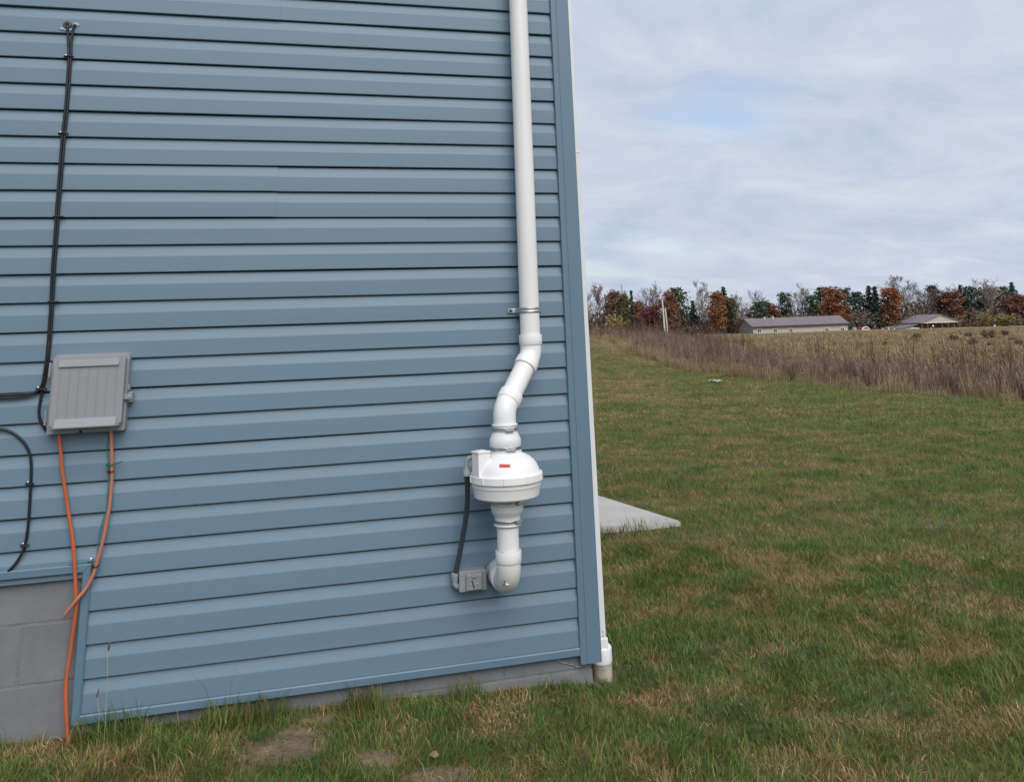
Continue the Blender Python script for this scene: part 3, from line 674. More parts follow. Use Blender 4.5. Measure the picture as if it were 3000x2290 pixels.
# ------------------------------------------------------------------ downspout and drain at the corner
ds = thing('downspout', 'white downspout on the far side of the corner post', 'downspout', (.04, .14, -.02))
def dp(name, bm, m, **k):
    o = obj(name, bm, m, ds, **k); o.data.transform(Matrix.Translation(-ds.location)); return o
bm = bmesh.new()
for z, xo in ((.115, .0625), (4.5, .0565)):
    pass
pol = [(.010, .104), (.013, .101), (.0235, .101), (.025, .103), (.028, .103), (.0295, .101), (1, .101), (1, .104), (1, .175), (.013, .178), (.010, .175)]
rings = []
for z, xo in ((.040, .0655), (1.1, .0615), (2.2, .0585), (4.5, .055)):
    rings.append([bm.verts.new(((xo if x == 1 and y > .1015 else (xo - .003 if x == 1 else x)), y, z)) for x, y in pol])
for a, b in zip(rings, rings[1:]):
    for i in range(len(pol)): bm.faces.new((a[i], a[(i + 1) % len(pol)], b[(i + 1) % len(pol)], b[i]))
dp('spout_tube', bm, 'downspout')
zt = at(1690, 445, .1).z
dp('spout_band', bxm(.008, .0606, .0995, .1795, zt - .004, zt + .004, bev=.001, seg=1), 'downspout')
dp('adapter_socket', bxm(.006, .0735, .098, .182, .003, .043, bev=.004, seg=2), 'pvc_fit')
bm = bmesh.new(); lathe(bm, [(.020, .008), (.040, .006), (.0455, .001), (.0470, -.004), (.0475, -.056), (.0465, -.060), (.042, -.060)], (.052, .140, 0), 32); dp('adapter_collar', bm, 'pvc_fit', autosmooth=35)
for zz_ in (.050, .066):
    dp('rivet', bxm(.0495, .0525, .1002, .1022, zz_, zz_ + .006), 'dark_plastic')
dr = obj('drain_pipe', tubem([(.052, .140, -.0605), (.052, .140, -.12), (.052, .140, -.35)], .0445, 32), 'clay_pipe', autosmooth=35)
dr.data.transform(Matrix.Translation((-.052, -.14, .12))); dr.location = (.052, .14, -.12)
tag(dr, 'stained beige drain pipe in the ground under the downspout adapter', 'drain pipe')

# ------------------------------------------------------------------ concrete landing slab round the corner
bm = bmesh.new(); prism(bm, [(.012, 2.618), (1.50, 2.43), (.785, 6.2), (.012, 6.2)], 2, -.22, -.045)
bmesh.ops.bevel(bm, geom=[e for e in bm.edges if all(v.co.z > -.05 for v in e.verts)], offset=.008, segments=2, affect='EDGES')
tag(obj('concrete_slab', bm, 'concrete'), kind='structure')

# ------------------------------------------------------------------ grass: blades scattered in tufts
def set_cols(me, cols):
    a = me.color_attributes.new('Col', 'FLOAT_COLOR', 'POINT')
    a.data.foreach_set('color', np.concatenate([np.asarray(cols, float), np.ones((len(cols), 1))], 1).ravel())
GREEN = np.array([(.106, .172, .032), (.080, .154, .030), (.124, .182, .036), (.142, .182, .044), (.084, .156, .042), (.160, .190, .048)])
MIX = np.array([(.190, .190, .058), (.235, .200, .074), (.27, .205, .090), (.155, .180, .048), (.245, .180, .076)])
DRY = np.array([(.38, .225, .110), (.42, .29, .16), (.33, .185, .085), (.30, .18, .08), (.26, .195, .075), (.46, .34, .21)])
def scatter(name, protos, P, rot, scl, idx):
    col = bpy.data.collections.new(name + '_kinds')
    for i, o in enumerate(protos): o.name = '%s_%02d' % (name, i); col.objects.link(o)
    me = bpy.data.meshes.new(name); me.vertices.add(len(P)); me.vertices.foreach_set('co', np.asarray(P, np.float32).ravel())
    a = me.attributes.new('rot', 'FLOAT_VECTOR', 'POINT'); a.data.foreach_set('vector', np.asarray(rot, np.float32).ravel())
    a = me.attributes.new('scl', 'FLOAT_VECTOR', 'POINT'); a.data.foreach_set('vector', np.asarray(scl, np.float32).ravel())
    a = me.attributes.new('idx', 'INT', 'POINT'); a.data.foreach_set('value', np.asarray(idx, np.int32))
    o = bpy.data.objects.new(name, me); C.objects.link(o)
    g = bpy.data.node_groups.new(name, 'GeometryNodeTree')
    g.interface.new_socket('Geometry', in_out='INPUT', socket_type='NodeSocketGeometry'); g.interface.new_socket('Geometry', in_out='OUTPUT', socket_type='NodeSocketGeometry')
    gi = g.nodes.new('NodeGroupInput'); go = g.nodes.new('NodeGroupOutput'); ip = g.nodes.new('GeometryNodeInstanceOnPoints'); ci = g.nodes.new('GeometryNodeCollectionInfo')
    ci.inputs['Collection'].default_value = col; ci.inputs['Separate Children'].default_value = True; ci.inputs['Reset Children'].default_value = True
    ip.inputs['Pick Instance'].default_value = True
    def na(n, t):
        q = g.nodes.new('GeometryNodeInputNamedAttribute'); q.data_type = t; q.inputs[0].default_value = n; return q.outputs[0]
    g.links.new(gi.outputs[0], ip.inputs['Points']); g.links.new(ci.outputs[0], ip.inputs['Instance'])
    g.links.new(na('idx', 'INT'), ip.inputs['Instance Index']); g.links.new(na('rot', 'FLOAT_VECTOR'), ip.inputs['Rotation']); g.links.new(na('scl', 'FLOAT_VECTOR'), ip.inputs['Scale'])
    g.links.new(ip.outputs[0], go.inputs[0])
    md = o.modifiers.new('scatter', 'NODES'); md.node_group = g
    return o
def grow(name, label, regions, protos_fn, pick):
    pass

def lawn(name, label, x0, x1, y0, y1, dens, hsc, wsc, seed, lim, simple=False):
    """every blade its own strip of faces, colour and lean following clumps"""
    r = np.random.default_rng(seed); n = int((x1 - x0) * (y1 - y0) * dens)
    x = x0 + (x1 - x0) * r.random(n); y = y0 + (y1 - y0) * r.random(n); dd = np.hypot(x - CAM.x, y - CAM.y)
    keep = ~((x < .02) & (y > -.004)) & ~((y > 2.64 - .1265 * x) & (x < 1.485 - .19 * (y - 2.43)) & (y < 6.2)) & (dd >= lim[0]) & (dd < lim[1])
    keep &= ~(np.hypot(x - .052, y - .14) < .05)
    keep &= x < LX + np.clip(y - 22, 0, 14) * .17 + (fnoise(x, y, 3, 31) - .5) * 1.2
    bare = ell(x, y, BARE); dryp = ell(x, y, DRYP); tall = ell(x, y, TALL)
    clump = fnoise(x, y, .16, 41)
    keep &= r.random(n) > bare * .86
    keep &= r.random(n) < np.clip((clump - .16) * 3.4 + .25, .22, 1)
    x, y, dd, bare, dryp, tall, clump = [q[keep] for q in (x, y, dd, bare, dryp, tall, clump)]; n = len(x)
    patch = fnoise(x, y, .20, 21) * .52 + fnoise(x, y, .8, 22) * .32 + fnoise(x, y, 5, 23) * .16
    pd = np.clip((patch - .475) * 7.0, 0, 1) * .58 + dryp * .38 + bare * .5 + np.clip((dd - 8) / 18, 0, 1) * .10 + np.clip((y - 23) / 7, 0, 1) * .55
    pd = np.clip(pd - tall * .75, .035, .92); pm = np.clip(.26 + (patch - .44) * 2.2, .14, .5)
    u = r.random(n); dry = u < pd; mid = (~dry) & (u < pd + pm)
    col = GREEN[r.integers(0, len(GREEN), n)]; col[mid] = MIX[r.integers(0, len(MIX), mid.sum())]; col[dry] = DRY[r.integers(0, len(DRY), dry.sum())]
    col = col * 1.14 * (.72 + .56 * r.random((n, 1))) * (.82 + .36 * fnoise(x, y, .3, 24))[:, None]
    deep = fnoise(x, y, .33, 71); col = col * np.where((deep > .6)[:, None] & ~dry[:, None], np.array([.72, .92, .95]), 1.0)
    h = (.018 + .032 * r.random(n) ** 1.2) * (.55 + .95 * fnoise(x, y, .26, 61)) * hsc * (1 + tall * 1.5) * np.where(dry, .85, 1)
    longer = r.random(n) < .02; h = np.where(longer, h * 2.0, h)
    lean = np.where(dry, .5 + 1.6 * r.random(n), .2 + .95 * r.random(n)) * (1 - .45 * tall)
    az = fnoise(x, y, .20, 81) * 14 + r.normal(size=n) * 1.1
    d = np.stack([np.cos(az), np.sin(az)], 1); sa = r.random(n) * 6.283; sv = np.stack([np.cos(sa), np.sin(sa)], 1)
    w_ = wsc * (.6 + .8 * r.random(n)) * np.where(longer, .8, 1); z = ground_z(x, y) - .004
    k = 1 / np.sqrt(1 + lean ** 2 * .6); P0 = np.stack([x, y, z], 1)
    P1 = P0 + np.stack([d[:, 0] * lean * h * k * .32, d[:, 1] * lean * h * k * .32, h * k * .62], 1)
    P2 = P0 + np.stack([d[:, 0] * lean * h * k, d[:, 1] * lean * h * k, h * k * (1.0 - .10 * np.clip(lean - .6, 0, 2))], 1)
    S = np.concatenate([sv, np.zeros((n, 1))], 1) * (w_ * .5)[:, None]
    if simple:
        V = np.stack([P0 - S, P0 + S, P2], 1); nv = 3; L_ = np.array([0, 1, 2]); st = [0]; tot = [3]
    else:
        V = np.stack([P0 - S, P0 + S, P1 + S * .85, P1 - S * .85, P2], 1); nv = 5; L_ = np.array([0, 1, 2, 3, 3, 2, 4]); st = [0, 4]; tot = [4, 3]
    me = bpy.data.meshes.new(name); me.vertices.add(n * nv); me.vertices.foreach_set('co', V.astype(np.float32).ravel())
    nl = len(L_); me.loops.add(n * nl); me.loops.foreach_set('vertex_index', (np.arange(n)[:, None] * nv + L_[None]).astype(np.int32).ravel())
    me.polygons.add(n * len(st)); me.polygons.foreach_set('loop_start', (np.arange(n)[:, None] * nl + np.array(st)[None]).astype(np.int32).ravel())
    me.update(calc_edges=True)
    set_cols(me, np.repeat(col, nv, 0)); me.materials.append(MATS['blade'])
    o = bpy.data.objects.new(name, me); C.objects.link(o)
    return tag(o, label, 'grass', kind='stuff')
lawn('lawn_grass', 'short patchy green and straw grass near the house', -3.3, 5.2, -2.2, 3.6, 15000, 1.0, .0034, 1, (0, 6.4))
lawn('lawn_grass', 'patchy green and straw lawn in the middle distance', 0, 11.2, -1.5, 12, 4000, 1.1, .0064, 2, (6.4, 13), True)
lawn('lawn_grass', 'patchy green and straw lawn reaching the rough field', 0, 14.5, 2, 37, 1150, 1.25, .0115, 3, (13, 44), True)

# ------------------------------------------------------------------ rough ground: dry weeds and tall straw
def weed(name, n, rad, h0, h1, pal, seed, twigs=4, wd=.007, lean=.18):
    r = np.random.default_rng(seed); V = []; F = []; K = []
    def strip(p, q, w0, w1, c):
        a = r.random() * 3.14; s = np.array([math.cos(a), math.sin(a), 0]); b = len(V)
        V.extend([p - s * w0, p + s * w0, q + s * w1, q - s * w1]); F.append((b, b + 1, b + 2, b + 3)); K.extend([c] * 4)
    for i in range(n):
        a = r.random() * 6.283; rr = rad * math.sqrt(r.random()); p = np.array([rr * math.cos(a), rr * math.sin(a), -.02]); h = h0 + (h1 - h0) * r.random()
        az = r.random() * 6.283; d = np.array([math.cos(az), math.sin(az), 0]) * lean * r.random(); c = np.array(pal[r.integers(len(pal))]) * (.7 + .6 * r.random())
        q = p + np.array([0, 0, h]) + d * h; m = (p + q) / 2 - d * h * .12
        strip(p, m, wd, wd * .8, c); strip(m, q, wd * .8, wd * .4, c)
        for k in range(twigs):
            t = .45 + .5 * r.random(); b = p + (q - p) * t; az2 = r.random() * 6.283; L_ = h * (.10 + .14 * r.random())
            e_ = b + np.array([math.cos(az2) * .5, math.sin(az2) * .5, .85]) * L_
            strip(b, e_, wd * .45, wd * .35, c * 1.05)
            if r.random() < .5: strip(e_, e_ + np.array([0, 0, .03]), wd * 1.2, wd * .6, c * 1.15)
    me = bpy.data.meshes.new(name); me.from_pydata([tuple(v) for v in V], [], F); set_cols(me, K); me.materials.append(MATS['weed'])
    return bpy.data.objects.new(name, me)
PURP = [(.225, .155, .128), (.175, .120, .102), (.28, .20, .155), (.20, .138, .116), (.36, .265, .19), (.12, .08, .07)]
BRN = [(.16, .10, .07), (.10, .062, .048), (.20, .14, .10), (.075, .05, .042)]
STRAW = [(.32, .24, .14), (.38, .295, .185), (.26, .19, .11), (.30, .215, .125)]
OLV = [(.31, .25, .14), (.37, .295, .175), (.26, .22, .115), (.23, .175, .11)]
wp = [weed('w', 26, .32, .35, .75, PURP, i, 5, .0065) for i in range(4)] + [weed('w', 22, .30, .45, .95, PURP + BRN, 10 + i, 5, .0065) for i in range(3)] + [weed('w', 7, .35, .8, 1.35, BRN, 20 + i, 6, .008, .12) for i in range(3)] + \
     [weed('w', 40, .30, .25, .6, STRAW, 30 + i, 1, .006, .35) for i in range(3)] + [weed('w', 44, .45, .12, .34, OLV + STRAW, 40 + i, 1, .010, .7) for i in range(4)]
def rough():
    r = np.random.default_rng(77); X = []; Y = []; I = []; S = []
    def add(n, x0, x1, y0, y1, kinds, s0, s1, cond=None):
        x = x0 + (x1 - x0) * r.random(n); y = y0 + (y1 - y0) * r.random(n); k = np.array(kinds)[r.integers(0, len(kinds), n)]; s = s0 + (s1 - s0) * r.random(n)
        if cond is not None:
            m = cond(x, y, r.random(n)); x, y, k, s = x[m], y[m], k[m], s[m]
        X.append(x); Y.append(y); I.append(k); S.append(s)
    edge = lambda x, y: LX + np.clip(y - 22, 0, 14) * .17 + (fnoise(x, y, 3, 31) - .5) * 1.2
    # tan straw along the lawn edge, wide at the far end
    add(5200, 9.8, 14, 5, 60, [10, 11, 12], .4, .75, lambda x, y, u: (x > edge(x, y) - .25) & (x < edge(x, y) + .25 + np.clip(y - 16, 0, 40) * .10) & ((y > 15) | (u < .35)))
    # dense purple weeds in a belt
    add(5600, 10.6, 19, 4, 46, [0, 1, 2, 3, 0, 1, 2, 3, 4, 5, 6], .42, .78, lambda x, y, u: (x > edge(x, y) + .15) & (x < 12.7 + np.clip(y - 14, 0, 30) * .14 + (fnoise(x, y, 4, 51) - .5) * 3))
    add(460, 10.8, 17, 4, 70, [7, 8, 9], .45, .95, lambda x, y, u: (x > edge(x, y)) & (u < fnoise(x, y, 5, 52) * 1.2))
    add(1500, 7, 17, 30, 40, [10, 11, 12, 13, 14, 15], .3, .55)
    # taller growth towards the far left
    add(900, 7, 20, 33, 46, [0, 1, 2, 4, 5, 6, 7, 8, 9], .6, 1.15, lambda x, y, u: u < .45 + fnoise(x, y, 4, 57) * .6)
    add(2200, 12, 40, 40, 110, [4, 5, 6, 4, 5, 6, 7, 8], .9, 1.6, lambda x, y, u: (x < 12 + (y - 32) * .40 + 3) & (x > 10 + (y - 40) * .22))
    # open field of low straw, thinning with distance
    add(9000, 14, 60, 6, 60, [13, 14, 15, 16], .7, 1.3, lambda x, y, u: (fnoise(x, y, 6, 53) > .33))
    add(700, 14, 60, 6, 60, [0, 1, 2, 10, 11], .4, .65, lambda x, y, u: fnoise(x, y, 7, 54) > .58)
    add(7000, 20, 190, 40, 200, [13, 14, 15, 16], 1.5, 3.0, lambda x, y, u: (x < y * 1.1 + 30) & (x > y * .30 - 10) & (fnoise(x, y, 14, 55) > .36))
    x = np.concatenate(X); y = np.concatenate(Y); i = np.concatenate(I); s = np.concatenate(S); n = len(x)
    P = np.stack([x, y, ground_z(x, y)], 1); rot = np.stack([(r.random(n) - .5) * .2, (r.random(n) - .5) * .2, r.random(n) * 6.283], 1)
    sz = s * np.where(i >= 13, .8, 1) * (.8 + .4 * fnoise(x, y, 2.5, 56)) / np.where(s > 1.4, 1.5, 1)
    return scatter('dry_weeds', wp, P, rot, np.stack([s, s, sz], 1), i)
tag(rough(), 'dry purple brown weeds and straw beyond the mown lawn', 'weeds', kind='stuff')

# ------------------------------------------------------------------ trees
def pyd(name, V, F):
    me = bpy.data.meshes.new(name); me.from_pydata([tuple(v) for v in V], [], F); return me
def leafquads(centres, size, r, flat=.0):
    n = len(centres); a = r.normal(size=(n, 3)); a[:, 2] *= (1 - flat * .5); a /= np.linalg.norm(a, axis=1)[:, None]
    b = r.normal(size=(n, 3)); b -= a * (a * b).sum(1)[:, None]; b /= np.linalg.norm(b, axis=1)[:, None]
    s = size * (.6 + .8 * r.random((n, 1))); s2 = s * (.5 + .4 * r.random((n, 1)))
    V = np.stack([centres - a * s, centres + b * s2, centres + a * s, centres - b * s2], 1).reshape(-1, 3)
    return V, [(4 * i, 4 * i + 1, 4 * i + 2, 4 * i + 3) for i in range(n)]
def branches(r, h, spread, levels=3, n0=9, rad0=.22, up=.75, thin=.045, start=.18):
    bm = bmesh.new(); tips = []
    trunk = [Vector((0, 0, -.5))]; p = Vector((0, 0, 0)); d = Vector((0, 0, 1))
    for i in range(7):
        trunk.append(p.copy()); d = (d + Vector((r.normal() * .05, r.normal() * .05, 0))).normalized(); p = p + d * h * .82 / 6
    tube(bm, trunk, [rad0 * 1.3] + [rad0 * (1 - .13 * i) for i in range(7)], 6)
    def grow_(p, d, L_, rad, lev):
        q = p; pts = [q.copy()]; rr = [rad]
        for i in range(3):
            d = (d + Vector((r.normal() * .16, r.normal() * .16, .10 + r.normal() * .06))).normalized(); q = q + d * L_ / 3; pts.append(q.copy()); rr.append(max(thin, rad * (1 - .25 * (i + 1))))
        tube(bm, pts, rr, 3, caps=False); tips.append(q.copy())
        if lev > 0:
            for k in range(4 if lev > 1 else 4):
                t = .3 + .7 * r.random(); i = min(2, int(t * 3)); b = pts[i].lerp(pts[i + 1], t * 3 - i)
                dd = (d + Vector((r.normal() * .42, r.normal() * .42, r.normal() * .2 + .08))).normalized()
                grow_(b, dd, L_ * (.50 + .22 * r.random()), max(thin, rad * .5), lev - 1)
    for k in range(n0):
        t = start + (1 - start) * (k + r.random()) / n0; i = 1 + min(5, int(t * 6)); b = trunk[i].lerp(trunk[min(7, i + 1)], t * 6 - int(t * 6) if t < 1 else 0)
        a = k * 2.4 + r.random(); dv = Vector((math.cos(a), math.sin(a), up + .6 * t)).normalized()
        grow_(b, dv, spread * (1.15 - .55 * t), rad0 * (.5 - .25 * t), levels - 1)
    return bm, tips
def to_mesh(bm, name):
    me = bpy.data.meshes.new(name); bm.to_mesh(me); bm.free(); return me
# unit prototypes: 20 m tall, crown about 10 m wide
PROTO = {}
def make_protos():
    for k in range(4):                                     # bare broadleaf
        r = np.random.default_rng(300 + k); bm, _ = branches(r, 17.5, 5.6, 4, 12, .24, 1.25, .030, .22)
        PROTO['bare', k] = (to_mesh(bm, 'bare_crown'), None)
    for k in range(4):                                     # leafy oak: lobes filled with small leaf clumps
        r = np.random.default_rng(400 + k); bm, tips = branches(r, 18, 4.6, 2, 10, .30, .7, .06)
        trunk = to_mesh(bm, 'trunk'); cs = []
        for b in range(44):
            z = 2.6 + 15.8 * r.random(); w_ = 4.6 * math.sin(math.pi * min(1, max(.08, (z - 1.5) / 19.5))) ** .75
            a = r.random() * 6.283; q = w_ * math.sqrt(r.random()) * .85; c = np.array([q * math.cos(a), q * math.sin(a), z]); n = 85
            cs.append(c + r.normal(size=(n, 3)) * np.array([.95, .95, .8]))
        V, F = leafquads(np.concatenate(cs), .44, r); PROTO['leafy', k] = (trunk, pyd('crown', V, F))
    for k in range(2):                                     # thinly leaved
        r = np.random.default_rng(450 + k); bm, tips = branches(r, 18, 5.0, 3, 12, .26, 1.1, .04); tips = np.array([tuple(t) for t in tips])
        cs = np.repeat(tips, 4, 0) + r.normal(size=(len(tips) * 4, 3)) * .55
        V, F = leafquads(cs, .26, r); PROTO['sparse', k] = (to_mesh(bm, 'trunk'), pyd('crown', V, F))
    for k in range(4):                                     # spruce: tiers of drooping boughs
        r = np.random.default_rng(500 + k); bm = bmesh.new(); tube(bm, [(0, 0, -.5), (0, 0, 10), (0, 0, 20)], [.3, .17, .03], 6); cs = []
        for t in range(24):
            z = 2.0 + 17.8 * t / 24; R_ = (4.6 * (1 - z / 20.3) ** 1.05) * (.75 + .4 * r.random())
            for b in range(13):
                a = r.random() * 6.283; L_ = R_ * (.7 + .4 * r.random()); n = max(3, int(L_ * 3.2)); s = r.random(n) ** .7
                cs.append(np.stack([np.cos(a) * s * L_, np.sin(a) * s * L_, z - .28 * s * L_ + .06 * (s * L_) ** 2], 1) + r.normal(size=(n, 3)) * .16)
        V, F = leafquads(np.concatenate(cs), .42, r, .6); PROTO['spruce', k] = (to_mesh(bm, 'trunk'), pyd('crown', V, F))
    for k in range(3):                                     # pine: open shelves of needles, bare lower trunk
        r = np.random.default_rng(600 + k); bm, tips = branches(r, 20, 4.2, 2, 13, .28, .35, .06, .3); cs = []
        for b in range(34):
            z = 3.5 + 16.2 * (b + r.random()) / 34; w_ = 4.3 * (1 - ((z - 11) / 10) ** 2) ** .5 if abs(z - 11) < 9.9 else .8
            a = b * 2.4 + r.random(); q = w_ * (.35 + .5 * r.random()); c = np.array([q * math.cos(a), q * math.sin(a), z]); n = 62
            cs.append(c + r.normal(size=(n, 3)) * np.array([1.05, 1.05, .42]))
        V, F = leafquads(np.concatenate(cs), .42, r, .5); PROTO['pine', k] = (to_mesh(bm, 'trunk'), pyd('crown', V, F))
    for k in range(3):                                     # low round shrub of fine shoots, 20 units tall for scaling
        r = np.random.default_rng(700 + k); bm = bmesh.new(); cs = []
        for b in range(46):
            a = r.random() * 6.283; t = r.random(); R_ = 9 * (.4 + .6 * t); e_ = Vector((math.cos(a) * R_ * .9, math.sin(a) * R_ * .9, 19 * (1 - .45 * t * t) * (.75 + .25 * r.random())))
            m_ = e_ * .5 + Vector((0, 0, 3.5)); tube(bm, [(math.cos(a), math.sin(a), -1), m_, e_], [.16, .11, .05], 3, caps=False)
            s = r.random(26); s = s[:, None]; ln_ = (1 - s) ** 2 * 0 + 2 * s * (1 - s) * np.array(m_) + s * s * np.array(e_)
            cs.append(ln_ + r.normal(size=(26, 3)) * .9)
        V, F = leafquads(np.concatenate(cs), .7, r); PROTO['shrub', k] = (to_mesh(bm, 'stems'), pyd('crown', V, F))
make_protos()
for m_ in {id(x): x for p in PROTO.values() for x in p if x}.values():
    m_.materials.append(MATS['bark'])
TREE_N = {'k': 0}
def tree(name, kind, var, matn, px, top, wpx, Y, label, group=None, barkm='bark'):
    b = at(px, 975, Y); zb = gz(b.x, Y) - .1; zt = at(px, top, Y).z; h = zt - zb
    wid = (at(px + wpx / 2, 900, Y) - at(px - wpx / 2, 900, Y)).length
    base = 20.0 if kind != 'leafy' else 19.2; w0 = {'bare': 8.0, 'leafy': 8.8, 'sparse': 10.0, 'spruce': 5.4, 'pine': 9.4, 'shrub': 17.0}[kind]
    r = np.random.default_rng(TREE_N['k'] * 7 + 3); TREE_N['k'] += 1
    t = thing(name, label, 'shrub' if kind == 'shrub' else 'tree', (b.x, Y, zb), group)
    t.scale = (wid / w0, wid / w0, h / base); t.rotation_euler = (0, 0, r.random() * 6.283)
    tm, cm = PROTO[kind, var]
    def put(nm, me, mt):
        o = bpy.data.objects.new(nm, me); C.objects.link(o); o.parent = t
        o.material_slots[0].link = 'OBJECT'; o.material_slots[0].material = MATS[mt]
    if kind == 'bare': put('branches', tm, barkm)
    else:
        put('stems' if kind == 'shrub' else 'trunk', tm, barkm); put('crown', cm, matn)
    return t
